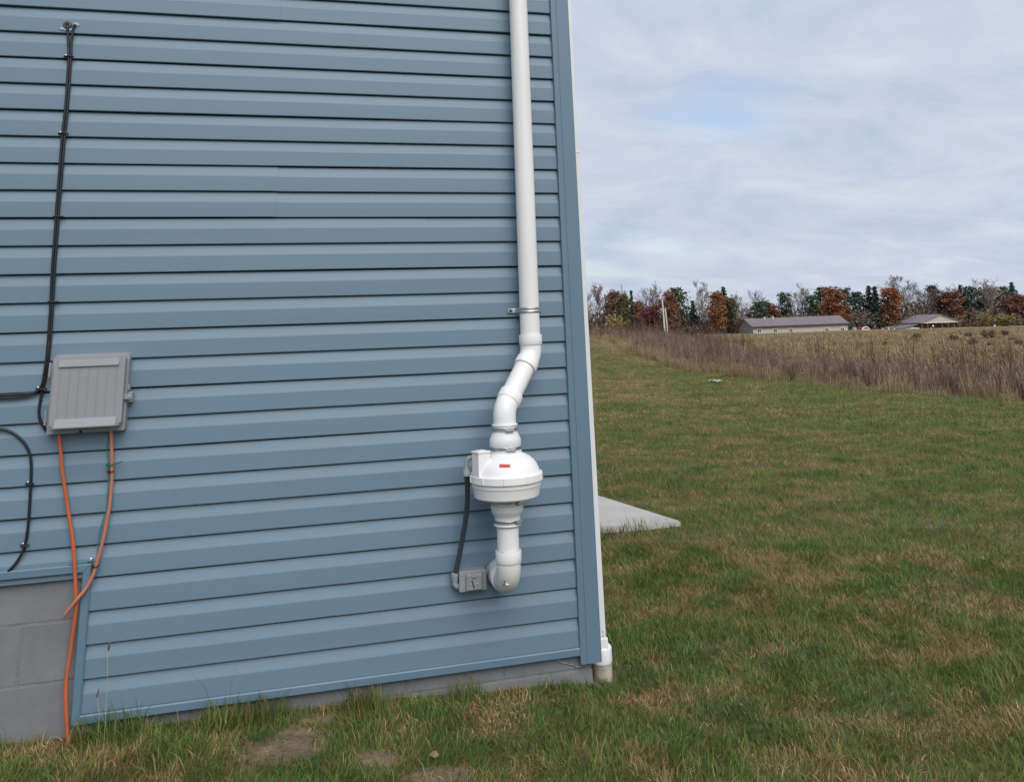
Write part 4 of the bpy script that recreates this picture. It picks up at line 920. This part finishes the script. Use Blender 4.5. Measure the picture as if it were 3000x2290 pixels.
TREES = [
 ('bare_tree', 'bare', 0, None, 1723, 846, 42, 322, 'bare grey tree at the house corner, leftmost of the treeline', 'bark_pale'),
 ('oak_tree', 'sparse', 0, 'leaf_sparse', 1765, 820, 58, 330, 'tall thinly leaved orange tree near the left end of the treeline', 'bark'),
 ('oak_tree', 'leafy', 0, 'leaf_brown', 1806, 853, 54, 326, 'rounded brown orange tree right of the tall thin orange one', 'bark'),
 ('bare_tree', 'bare', 1, None, 1822, 834, 36, 345, 'bare tree poking up behind the rounded brown tree', 'bark_pale'),
 ('oak_tree', 'leafy', 1, 'leaf_olive', 1832, 866, 44, 320, 'dull brown green tree left of the small spruce', 'bark'),
 ('spruce_tree', 'spruce', 0, 'leaf_spruce', 1856, 847, 32, 328, 'small pointed dark spruce at the left of the treeline', 'bark'),
 ('oak_tree', 'leafy', 2, 'leaf_rust', 1876, 883, 42, 318, 'low orange tree right of the small spruce', 'bark'),
 ('bare_tree', 'bare', 2, None, 1894, 839, 50, 340, 'bare tree above the dark red tree', 'bark_pale'),
 ('bare_tree', 'sparse', 1, 'leaf_sparse', 1931, 826, 56, 338, 'pale nearly bare orange tinged tree behind the pale posts', 'bark_pale'),
 ('maple_tree', 'leafy', 3, 'leaf_darkred', 1913, 893, 62, 306, 'broad dark red tree left of the pale posts', 'bark'),
 ('oak_tree', 'leafy', 0, 'leaf_rust', 1967, 855, 54, 316, 'rust coloured tree right of the pale posts', 'bark'),
 ('pine_tree', 'pine', 0, 'leaf_pine', 1992, 842, 66, 334, 'big rounded green pine above the rust tree', 'bark'),
 ('spruce_tree', 'spruce', 1, 'leaf_spruce', 2036, 878, 40, 324, 'dark low spruce left of the tall bare tree', 'bark'),
 ('bare_tree', 'bare', 3, None, 2062, 819, 58, 338, 'tall bare tree left of the bright orange tree', 'bark_pale'),
 ('oak_tree', 'leafy', 1, 'leaf_orange', 2106, 858, 54, 312, 'bright orange oak left of the long barn', 'bark'),
 ('spruce_tree', 'spruce', 2, 'leaf_spruce', 2130, 836, 50, 330, 'tall dark spruce just behind the bright orange oak', 'bark'),
 ('oak_tree', 'leafy', 2, 'leaf_olive', 2146, 872, 44, 318, 'olive brown tree between the bright oak and the barn', 'bark'),
 ('bare_tree', 'bare', 0, None, 2172, 850, 40, 335, 'thin bare tree above the left end of the barn', 'bark_pale'),
 ('bare_tree', 'bare', 2, None, 2222, 845, 58, 350, 'bare tree above the left part of the barn roof', 'bark_pale'),
 ('pine_tree', 'pine', 1, 'leaf_pine', 2232, 882, 52, 330, 'low green pine behind the left part of the barn', 'bark'),
 ('oak_tree', 'leafy', 3, 'leaf_rust', 2262, 882, 50, 332, 'orange brown tree behind the barn roof, right of the low pine', 'bark'),
 ('pine_tree', 'pine', 2, 'leaf_spruce', 2308, 857, 46, 336, 'dark pine behind the middle of the barn', 'bark'),
 ('bare_tree', 'bare', 1, None, 2341, 829, 64, 345, 'wide bare tree above the middle of the barn', 'bark_pale'),
 ('pine_tree', 'pine', 1, 'leaf_pine', 2386, 864, 46, 338, 'shorter pine left of the orange tree behind the barn', 'bark'),
 ('pine_tree', 'pine', 0, 'leaf_spruce', 2421, 840, 56, 342, 'taller dark pine left of the orange tree behind the barn', 'bark'),
 ('oak_tree', 'leafy', 1, 'leaf_orange', 2452, 846, 70, 326, 'big round orange tree behind the right end of the barn', 'bark'),
 ('pine_tree', 'pine', 2, 'leaf_pine', 2488, 844, 44, 340, 'pine just right of the big round orange tree', 'bark'),
 ('pine_tree', 'pine', 0, 'leaf_spruce', 2526, 854, 50, 336, 'dark pine above the white arched shed', 'bark'),
 ('spruce_tree', 'spruce', 3, 'leaf_spruce', 2561, 834, 52, 332, 'left of two tall dark spruces right of the barn', 'bark'),
 ('spruce_tree', 'spruce', 0, 'leaf_spruce', 2580, 836, 50, 338, 'right of two tall dark spruces right of the barn', 'bark'),
 ('oak_tree', 'leafy', 2, 'leaf_orange', 2623, 843, 58, 326, 'upright orange tree left of the open pavilion', 'bark'),
 ('bare_tree', 'bare', 3, None, 2680, 800, 104, 340, 'largest bare grey tree behind the pavilion', 'bark_pale'),
 ('bare_tree', 'sparse', 0, 'leaf_brown', 2720, 840, 84, 332, 'grey brown half bare tree behind the pavilion roof', 'bark_pale'),
 ('pine_tree', 'pine', 1, 'leaf_spruce', 2751, 833, 44, 345, 'dark pine above the pavilion gable', 'bark'),
 ('bare_tree', 'bare', 0, None, 2794, 829, 68, 348, 'pinkish bare tree above the rust tree right of the pavilion', 'bark_pale'),
 ('oak_tree', 'leafy', 3, 'leaf_rust', 2800, 852, 68, 328, 'broad rust tree behind the right side of the pavilion', 'bark'),
 ('spruce_tree', 'spruce', 1, 'leaf_spruce', 2833, 831, 32, 342, 'slim spruce right of the broad rust tree', 'bark'),
 ('pine_tree', 'pine', 2, 'leaf_spruce', 2862, 839, 60, 334, 'dark pine left of the yellow shrubs', 'bark'),
 ('bare_tree', 'bare', 2, None, 2904, 812, 78, 330, 'tall bare tree above the yellow shrubs', 'bark_pale'),
 ('oak_tree', 'leafy', 0, 'leaf_brown', 2922, 842, 62, 342, 'brown tree behind the tall bare tree at the right', 'bark'),
 ('pine_tree', 'pine', 0, 'leaf_spruce', 2962, 839, 40, 345, 'narrow dark pine near the right edge', 'bark'),
 ('spruce_tree', 'spruce', 2, 'leaf_spruce', 2988, 823, 42, 336, 'tall spruce at the right edge', 'bark'),
 ('oak_tree', 'leafy', 1, 'leaf_rust', 2996, 866, 54, 322, 'rust red tree at the right edge below the spruce', 'bark'),
 ('yellow_shrub', 'shrub', 0, 'leaf_yellow', 2950, 916, 70, 306, 'round yellow shrub at the right edge of the field', 'bark'),
 ('yellow_shrub', 'shrub', 1, 'leaf_yellow', 2893, 904, 36, 310, 'upright yellow green shrub left of the round yellow one', 'bark'),
 ('yellow_shrub', 'shrub', 2, 'leaf_yellow', 1801, 914, 62, 250, 'yellow straw coloured thicket below the left trees', 'bark'),
 ('oak_tree', 'leafy', 2, 'leaf_brown', 3040, 850, 70, 335, 'brown tree just beyond the right edge', 'bark'),
 ('pine_tree', 'pine', 1, 'leaf_pine', 3085, 838, 60, 340, 'green pine beyond the right edge', 'bark'),
 ('oak_tree', 'leafy', 3, 'leaf_brown', 1690, 850, 60, 332, 'brown tree hidden behind the house corner', 'bark'),
]
for nm, kind, var, mt, px, top, wpx, Y, lab, bk in TREES:
    if px > 3035 or px < 1700: continue
    tree(nm, kind, var, mt, px, top, wpx, Y, lab, 'shrubs at the wood edge' if kind == 'shrub' else 'trees of the far wood', bk)
# brushwood that fills the wood behind and under the trees
def brush():
    r = np.random.default_rng(909); cs = []; cols = []
    kinds = [(.17, .125, .105), (.14, .105, .092), (.20, .135, .095), (.075, .09, .062), (.22, .12, .075), (.19, .16, .145)]
    for i in range(1900):
        px = 1180 + 1920 * r.random(); Y = 316 + 46 * r.random() ** .7; p = at(px, 970, Y); zb = gz(p.x, Y)
        hh = (2.5 + 5.5 * r.random()) * (.8 + .9 * (Y - 316) / 46) * (1.1 if px < 2150 or px > 2500 else .95); n = 46
        cs.append(np.array([p.x, Y, zb]) + np.stack([r.normal(size=n) * 1.7, r.normal(size=n) * 1.7, hh * r.random(n) ** .8], 1))
        c = np.array(kinds[r.integers(len(kinds))]); cols.append(np.repeat(c[None] * (.7 + .6 * r.random((n, 1))), 4, 0))
    V, F = leafquads(np.concatenate(cs), .50, r); V = V.reshape(-1, 3)
    me = pyd('brushwood', V, F); set_cols(me, np.concatenate(cols)); me.materials.append(MATS['foliage'])
    o = bpy.data.objects.new('brushwood', me); C.objects.link(o); return tag(o, 'tangled brown undergrowth beneath the far trees', 'undergrowth', kind='stuff')
brush()
# low dark bushes dotted over the field on the right
for k, (px, py, wpx, hpx) in enumerate(((2690, 1002, 32, 16), (2900, 998, 40, 20), (2838, 993, 22, 12), (2795, 1003, 30, 14), (2852, 1022, 26, 20), (2945, 986, 24, 12), (2965, 1008, 22, 12), (2905, 1024, 26, 14), (2595, 1018, 18, 12), (2990, 1020, 24, 16))):
    d = (at(px, py, 100) - CAM); lo, hi = 5., 400.
    for _ in range(40):                                    # where this line of sight meets the field
        mid = (lo + hi) / 2; q = CAM + d * (mid / d.y)
        if q.z > gz(q.x, q.y): lo = mid
        else: hi = mid
    q = CAM + d * (lo / d.y); sc_ = (q - CAM).length / FPX
    t = thing('field_bush', ['low dark bush in the field below the pavilion', 'widest dark bush in the field at the right', 'small dark bush left of the widest field bush', 'low bush between the pavilion and the widest field bush', 'dark bush nearest the weeds at the right', 'small bush highest up the field at the right', 'small bush near the right edge of the field', 'bush just below the widest field bush', 'small bush in the field left of the pavilion', 'bush at the right edge of the field'][k], 'bush', (q.x, q.y, q.z - .05), 'bushes in the dry field')
    s = wpx * sc_ / 15; t.scale = (s, s, hpx * sc_ / 12); t.rotation_euler = (0, 0, k * 1.3)
    for nm, me, mt in (('stems', PROTO['shrub', k % 3][0], 'bark'), ('crown', PROTO['shrub', k % 3][1], 'shrub_dark')):
        o = bpy.data.objects.new(nm, me); C.objects.link(o); o.parent = t; o.material_slots[0].link = 'OBJECT'; o.material_slots[0].material = MATS[mt]

# ------------------------------------------------------------------ far buildings
def far_barn():
    Y0 = 300.; A = at(2207, 975, Y0); B = at(2485, 971, Y0); ze0 = at(2207, 953, Y0).z; ze1 = at(2485, 947, Y0).z
    L_ = B.x - A.x; dep = 11.0; g0 = min(gz(A.x, Y0), gz(B.x, Y0)) - .6; ze = (ze0 + ze1) / 2; rise = 2.75
    t = thing('long_barn', 'long tan barn with mauve metal roof and white windows across the field', 'barn', (A.x, Y0, g0)); H = ze - g0
    obj('wall', bxm(0, L_, 0, .25, 0, H), 'barn_wall', t); obj('back_wall', bxm(0, L_, dep - .25, dep, 0, H), 'barn_end_shaded', t)
    for x0 in (0.003, L_ - .253):
        bm = bmesh.new(); prism(bm, [(.251, 0), (dep - .251, 0), (dep - .251, H), (dep / 2, H + rise - .1), (.251, H)], 0, x0, x0 + .25); obj('gable_wall', bm, 'barn_end_shaded', t)
    ov = .7
    for s in (0, 1):
        bm = bmesh.new(); e_ = -ov if s == 0 else dep + ov; ez = H - ov * rise / (dep / 2)
        prism(bm, [(e_, ez), (dep / 2, H + rise), (dep / 2, H + rise + .18), (e_, ez + .18)], 0, -ov, L_ + ov)
        rf = obj('roof', bm, 'roof_mauve', t)
        for k in range(38):
            x = -ov + .5 + k * (L_ + 2 * ov - 1) / 37
            bm = bmesh.new(); prism(bm, [(e_, ez + .18), (dep / 2, H + rise + .18), (dep / 2, H + rise + .24), (e_, ez + .24)], 0, x - .04, x + .04); obj('roof_rib', bm, 'roof_mauve', rf)
    obj('fascia', bxm(-ov, L_ + ov, -ov - .12, -ov - .005, H - ov * rise / (dep / 2) - .42, H - ov * rise / (dep / 2) + .16), 'fascia', t)
    for px in (2224, 2270.5, 2316.5, 2422.5, 2468.5):
        x = at(px, 968, Y0).x - A.x; zc = at(px, 969.5 - (px - 2224) * .018, Y0).z - g0
        wn = bpy.data.objects.new('window', None); C.objects.link(wn); wn.parent = t; wn.location = (x, -.02, zc)
        bm = bmesh.new()
        for q in ((-.9, -.72, -.85, .85), (.72, .9, -.85, .85), (-.719, .719, .66, .85), (-.719, .719, -.85, -.68), (-.07, .07, -.679, .659)): box(bm, q[0], q[1], -.14, .0, q[2], q[3])
        obj('frame', bm, 'white_paint', wn); obj('pane', bxm(-.718, -.071, -.12, -.01, -.678, .658), 'pane', wn); obj('pane', bxm(.071, .718, -.12, -.01, -.678, .658), 'pane', wn)
    for px in (2258, 2283):
        x = at(px, 929, Y0).x - A.x
        bm = bmesh.new(); lathe(bm, [(.22, 0), (.22, .6), (.34, .62), (.34, .8), (.05, .95)], (x, dep / 2 - .8, H + rise - .35), 10); obj('roof_vent', bm, 'white_paint', t)
far_barn()
def pavilion():
    Y0 = 305.; A = at(2702, 965, Y0); B = at(2815.5, 960, Y0); zE = (at(2702, 946, Y0).z + at(2815.5, 942.5, Y0).z) / 2; zA = at(2757, 922.5, Y0).z
    W_ = B.x - A.x; dep = 15.; g0 = min(gz(A.x, Y0), gz(B.x, Y0)) - .5; H = zE - g0; R_ = zA - g0
    t = thing('open_pavilion', 'open sided pavilion with tan gable and mauve roof at the right', 'pavilion', (A.x, Y0, g0))
    bm = bmesh.new(); prism(bm, [(0, H), (W_, H), (W_ / 2, R_)], 1, 0, .2); obj('gable', bm, 'barn_wall', t)
    obj('gable_trim', bxm(0, W_, -.05, -.002, H - .12, H + .1), 'white_paint', t)
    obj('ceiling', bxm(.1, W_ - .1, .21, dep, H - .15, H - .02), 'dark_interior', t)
    sl_ = (R_ - H) / (W_ / 2)
    for s in (0, 1):
        bm = bmesh.new(); e_ = -.6 if s == 0 else W_ + .6; ez = H - .6 * sl_
        prism(bm, [(e_, ez + .03), (W_ / 2, R_ + .03), (W_ / 2, R_ + .33), (e_, ez + .33)], 1, -.5, dep + .5); obj('roof', bm, 'roof_mauve', t)
    bm = bmesh.new(); prism(bm, [(-9.2, H - 2.0), (-.3, H - .55), (-.3, H - .33), (-9.2, H - 1.78)], 1, 1.2, dep); obj('lean_to_roof', bm, 'roof_mauve', t)
    obj('lean_to_fascia', bxm(-9.2, -9.05, 1.2, dep, H - 2.25, H - 2.01), 'fascia', t)
    for x in (.15, W_ * .16, W_ * .53, W_ * .68, W_ * .84, W_ - .35): obj('post', bxm(x, x + .32, .25, .6, 0, H - .15), 'timber', t)
    for x in (-9.0, -6.0, -3.0): obj('post', bxm(x, x + .25, 1.4, 1.65, 0, H - 1.9 + (x + 9) * .16), 'timber', t)
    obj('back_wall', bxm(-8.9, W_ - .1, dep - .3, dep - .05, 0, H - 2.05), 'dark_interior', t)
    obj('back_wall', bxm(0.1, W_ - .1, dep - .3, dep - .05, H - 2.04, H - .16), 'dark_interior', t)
    for k in range(9):                                     # stacked timber / hay inside
        pass
    obj('stored_load', bxm(.8, W_ - .8, 4, 9, 0, H * .78, bev=.3), 'timber', t)
    o = obj('round_sign', bxm(W_ * .28, W_ * .28 + .7, .18, .24, H * .42, H * .42 + .8, bev=.02), 'white_paint', t)
    return t
pavilion()
def small_far():
    Y0 = 296.
    p = at(2537.5, 971, Y0); g = gz(p.x, Y0) - .3; t = thing('arched_shed', 'small red shed with white arched trim between barn and pavilion', 'shed', (p.x, Y0, g)); zt = at(2537.5, 958, Y0).z - g; r = 1.75
    bm = bmesh.new(); pol = [(-r, 0)] + [(-r * math.cos(a), zt - r * .75 + r * .75 * math.sin(a)) for a in np.linspace(0, math.pi, 13)] + [(r, 0)]; prism(bm, pol, 1, 0, 3.5); obj('shed_body', bm, 'shed_red', t)
    bm = bmesh.new(); q = [(-(r + .05) * math.cos(a), zt - r * .75 + (r + .05) * .75 * math.sin(a)) for a in np.linspace(0, math.pi, 13)]
    tube(bm, [(-r - .05, -.12, 0)] + [(x, -.12, z) for x, z in q] + [(r + .05, -.12, 0)], .2, 6); obj('white_arch', bm, 'white_paint', t)
    obj('door_panel', bxm(-1.3, 1.3, -.1, -.01, 0, zt * .45), 'white_paint', t)
    p = at(2506, 971, Y0); g = gz(p.x, Y0) - .3; zt = at(2506, 958, Y0).z - g
    t = thing('storage_tank', 'small blue grey tank by the right end of the barn', 'tank', (p.x, Y0, g))
    bm = bmesh.new(); box(bm, -.75, .75, 0, 1.2, 0, zt - .15, .12); obj('tank_body', bm, 'conduit_nut', t)
    bm = bmesh.new(); tube(bm, [(-.5, .5, zt - .3), (-.5, .5, zt + .25)], .06, 6); tube(bm, [(.45, .5, zt - .3), (.45, .5, zt + .3)], .06, 6); obj('vent_stub', bm, 'galv', t)
    for k, (px, w_, yt) in enumerate(((2645, 20, 964.5), (2661, 5.5, 961.5), (2668.5, 5.5, 961), (2675.5, 4.5, 958.5), (2682, 5, 959.2), (2688.5, 5.5, 959.5), (2693, 4, 960))):
        Yb = 300.; p = at(px, 968, Yb); g = gz(p.x, Yb) - .2; zt = at(px, yt, Yb).z - g; ww = w_ / 7.6 / 2 * .9
        t = thing('white_container', ['long low white container beside the lean-to', 'leftmost upright white container under the lean-to', 'second upright white container under the lean-to', 'tallest thin white container under the lean-to', 'white container right of the tallest one', 'wide white container near the pavilion post', 'rightmost narrow white container at the pavilion post'][k], 'container', (p.x, Yb, g), 'white containers beside the pavilion')
        obj('container_body', bxm(-ww, ww, 0, 1.4, 0, zt - .12, bev=.08), 'white_paint', t); obj('container_lid', bxm(-ww * .95, ww * .95, .05, 1.35, zt - .119, zt, bev=.04), 'white_paint', t)
    for k, (px, yt, yb) in enumerate(((2586.5, 963, 967), (2604, 958.5, 966), (2620, 961, 966), (2729, 961, 966.5), (2915, 951, 960))):
        Yb = 292.; p = at(px, yb, Yb); g = gz(p.x, Yb) - .3; zt = at(px, yt, Yb).z
        o = obj('field_post', bxm(-.22, .22, -.2, .2, 0, max(.8, zt - g), bev=.05), 'pole_wood' if k != 4 else 'white_paint'); o.location = (p.x, Yb, g)
        tag(o, ['short field post right of the arched shed', 'pale post between shed and pavilion', 'post just left of the lean-to', 'short pale post in front of the pavilion', 'white post left of the yellow shrub'][k], 'post', 'posts along the far field')
    # two pale weathered posts standing in the rough ground
    Yp = 110.
    for k, (xb, yb, xt, yt, rad) in enumerate(((1949, 985, 1940, 876, .11), (1957, 985, 1949, 902, .095))):
        a = at(xb, yb, Yp + k); b = at(xt, yt, Yp + k); g = gz(a.x, a.y) - .5; a2 = a + (a - b) * ((a.z - g) / (b.z - a.z))
        bm = tubem([(0, 0, 0), (b - a2) * .5, (b - a2)], [rad * 1.1, rad, rad * .9], 10)
        o = obj('wooden_post', bm, 'pole_wood', smooth=False); o.location = a2
        tag(o, ['taller of two pale leaning posts in the rough ground', 'shorter of two pale leaning posts in the rough ground'][k], 'post', 'pale leaning posts')
small_far()

# ------------------------------------------------------------------ small things on the lawn
def on_ground(px, py):
    d = at(px, py, 50) - CAM; lo, hi = .5, 200.
    for _ in range(50):
        mid = (lo + hi) / 2; q = CAM + d * (mid / d.y)
        if CAM.y + 0 > 1e9 or q.z > gz(q.x, q.y): lo = mid
        else: hi = mid
    return q
def ray_ground(px, py):
    d = (at(px, py, 50) - CAM).normalized(); lo, hi = .5, 300.
    for _ in range(60):
        mid = (lo + hi) / 2; q = CAM + d * mid
        if q.z > gz(q.x, q.y): lo = mid
        else: hi = mid
    return CAM + d * lo
q = ray_ground(2095, 1121); bm = bmesh.new()
bmesh.ops.create_grid(bm, x_segments=14, y_segments=4, size=.5)
for v in bm.verts:
    v.co = Vector((v.co.x * .36, v.co.y * .22 * (1 + .4 * math.sin(v.co.x * 9)), .05 + .015 * math.sin(v.co.x * 7 + v.co.y * 5) + .012 * math.cos(v.co.x * 23)))
o = obj('litter_sheet', bm, 'litter', smooth=True); o.location = (q.x, q.y, q.z); o.rotation_euler = (0, 0, -.35)
s_ = o.modifiers.new('t', 'SOLIDIFY'); s_.thickness = .006
tag(o, 'crumpled pale scrap of sheet lying on the lawn', 'litter')
for k, (pts, lab) in enumerate((([(309, 2108), (311, 2060), (314, 1990), (315, 1930), (317, 1903)], 'tall dry grass stalk with dark seed head in front of the siding'), ([(291, 2098), (288, 2070), (284, 2040)], 'shorter dry grass stalk beside the tall one at the wall'))):
    P = [at(x, y, -.09) for x, y in pts]; b = P[0].copy(); b.z = gz(b.x, b.y); P = [b.copy()] + P
    t = thing('grass_stalk', lab, 'grass stalk', b)
    obj('stem', tubem([p - b for p in smoothpath(P, 4)], .0011, 5), 'stalk', t, smooth=True)
    e_ = P[-1] - b; bm = tubem([e_ + Vector((0, 0, -.004)), e_ + Vector((.001, 0, .006)), e_ + Vector((.003, 0, .018)), e_ + Vector((.005, 0, .026))], [.001, .0045, .004, .001] if k == 0 else [.001, .003, .003, .001], 8); obj('seed_head', bm, 'seed_head', t, smooth=True)
# fallen leaves on the grass
lr = np.random.default_rng(55)
def leaf_mesh():
    bm = bmesh.new(); o = [(0, -.035), (.012, -.022), (.022, -.004), (.016, .014), (.006, .03), (0, .04), (-.006, .03), (-.016, .014), (-.022, -.004), (-.012, -.022)]
    c = bm.verts.new((0, 0, .002)); vs_ = [bm.verts.new((x, y, .010 * abs(x) / .02 + .004 * math.sin(y * 90))) for x, y in o]
    for i in range(len(vs_)): bm.faces.new((c, vs_[i], vs_[(i + 1) % len(vs_)]))
    me = bpy.data.meshes.new('fallen_leaf'); bm.to_mesh(me); bm.free(); me.materials.append(MATS['leafdry']); return me
mat('leafdry', (.24, .165, .10), .8, .25, 40)
lme = leaf_mesh()
LEAVES = [(1273, 2231, 'pale fallen leaf on the bare patch at the bottom centre'), (1437, 2188, 'curled pale leaf in the grass below the siding at the right'), (2880, 1645, 'dark fallen leaf near the right edge of the lawn'), (1020, 2070, 'pale upright leaf in the grass against the foundation')]
for px, py, lab in LEAVES:
    q = ray_ground(px, py); o = bpy.data.objects.new('fallen_leaf', lme); C.objects.link(o)
    o.location = (q.x, q.y, q.z + .022); o.rotation_euler = (lr.normal() * .3, lr.normal() * .3, lr.random() * 6.28); o.scale = (.5, .5, .5)
    tag(o, lab, 'leaf', 'fallen leaves on the grass')

cw = [at(1629, 1928, .018), at(1638, 1934, .017), at(1648, 1940, .018), at(1658, 1941, .016), at(1668, 1946, .018), at(1680, 1946, .016), at(1690, 1952, .018), at(1702, 1950, .017)]
o = obj('cobweb', tubem(smoothpath(cw, 5), [.0028 if i < 12 else .0012 + .0016 * random.random() for i in range(36)], 6), 'sealant', smooth=True)
o.data.transform(Matrix.Translation(-cw[0])); o.location = cw[0]
tag(o, 'pale cobweb strand on the foundation beside the corner post', 'cobweb')
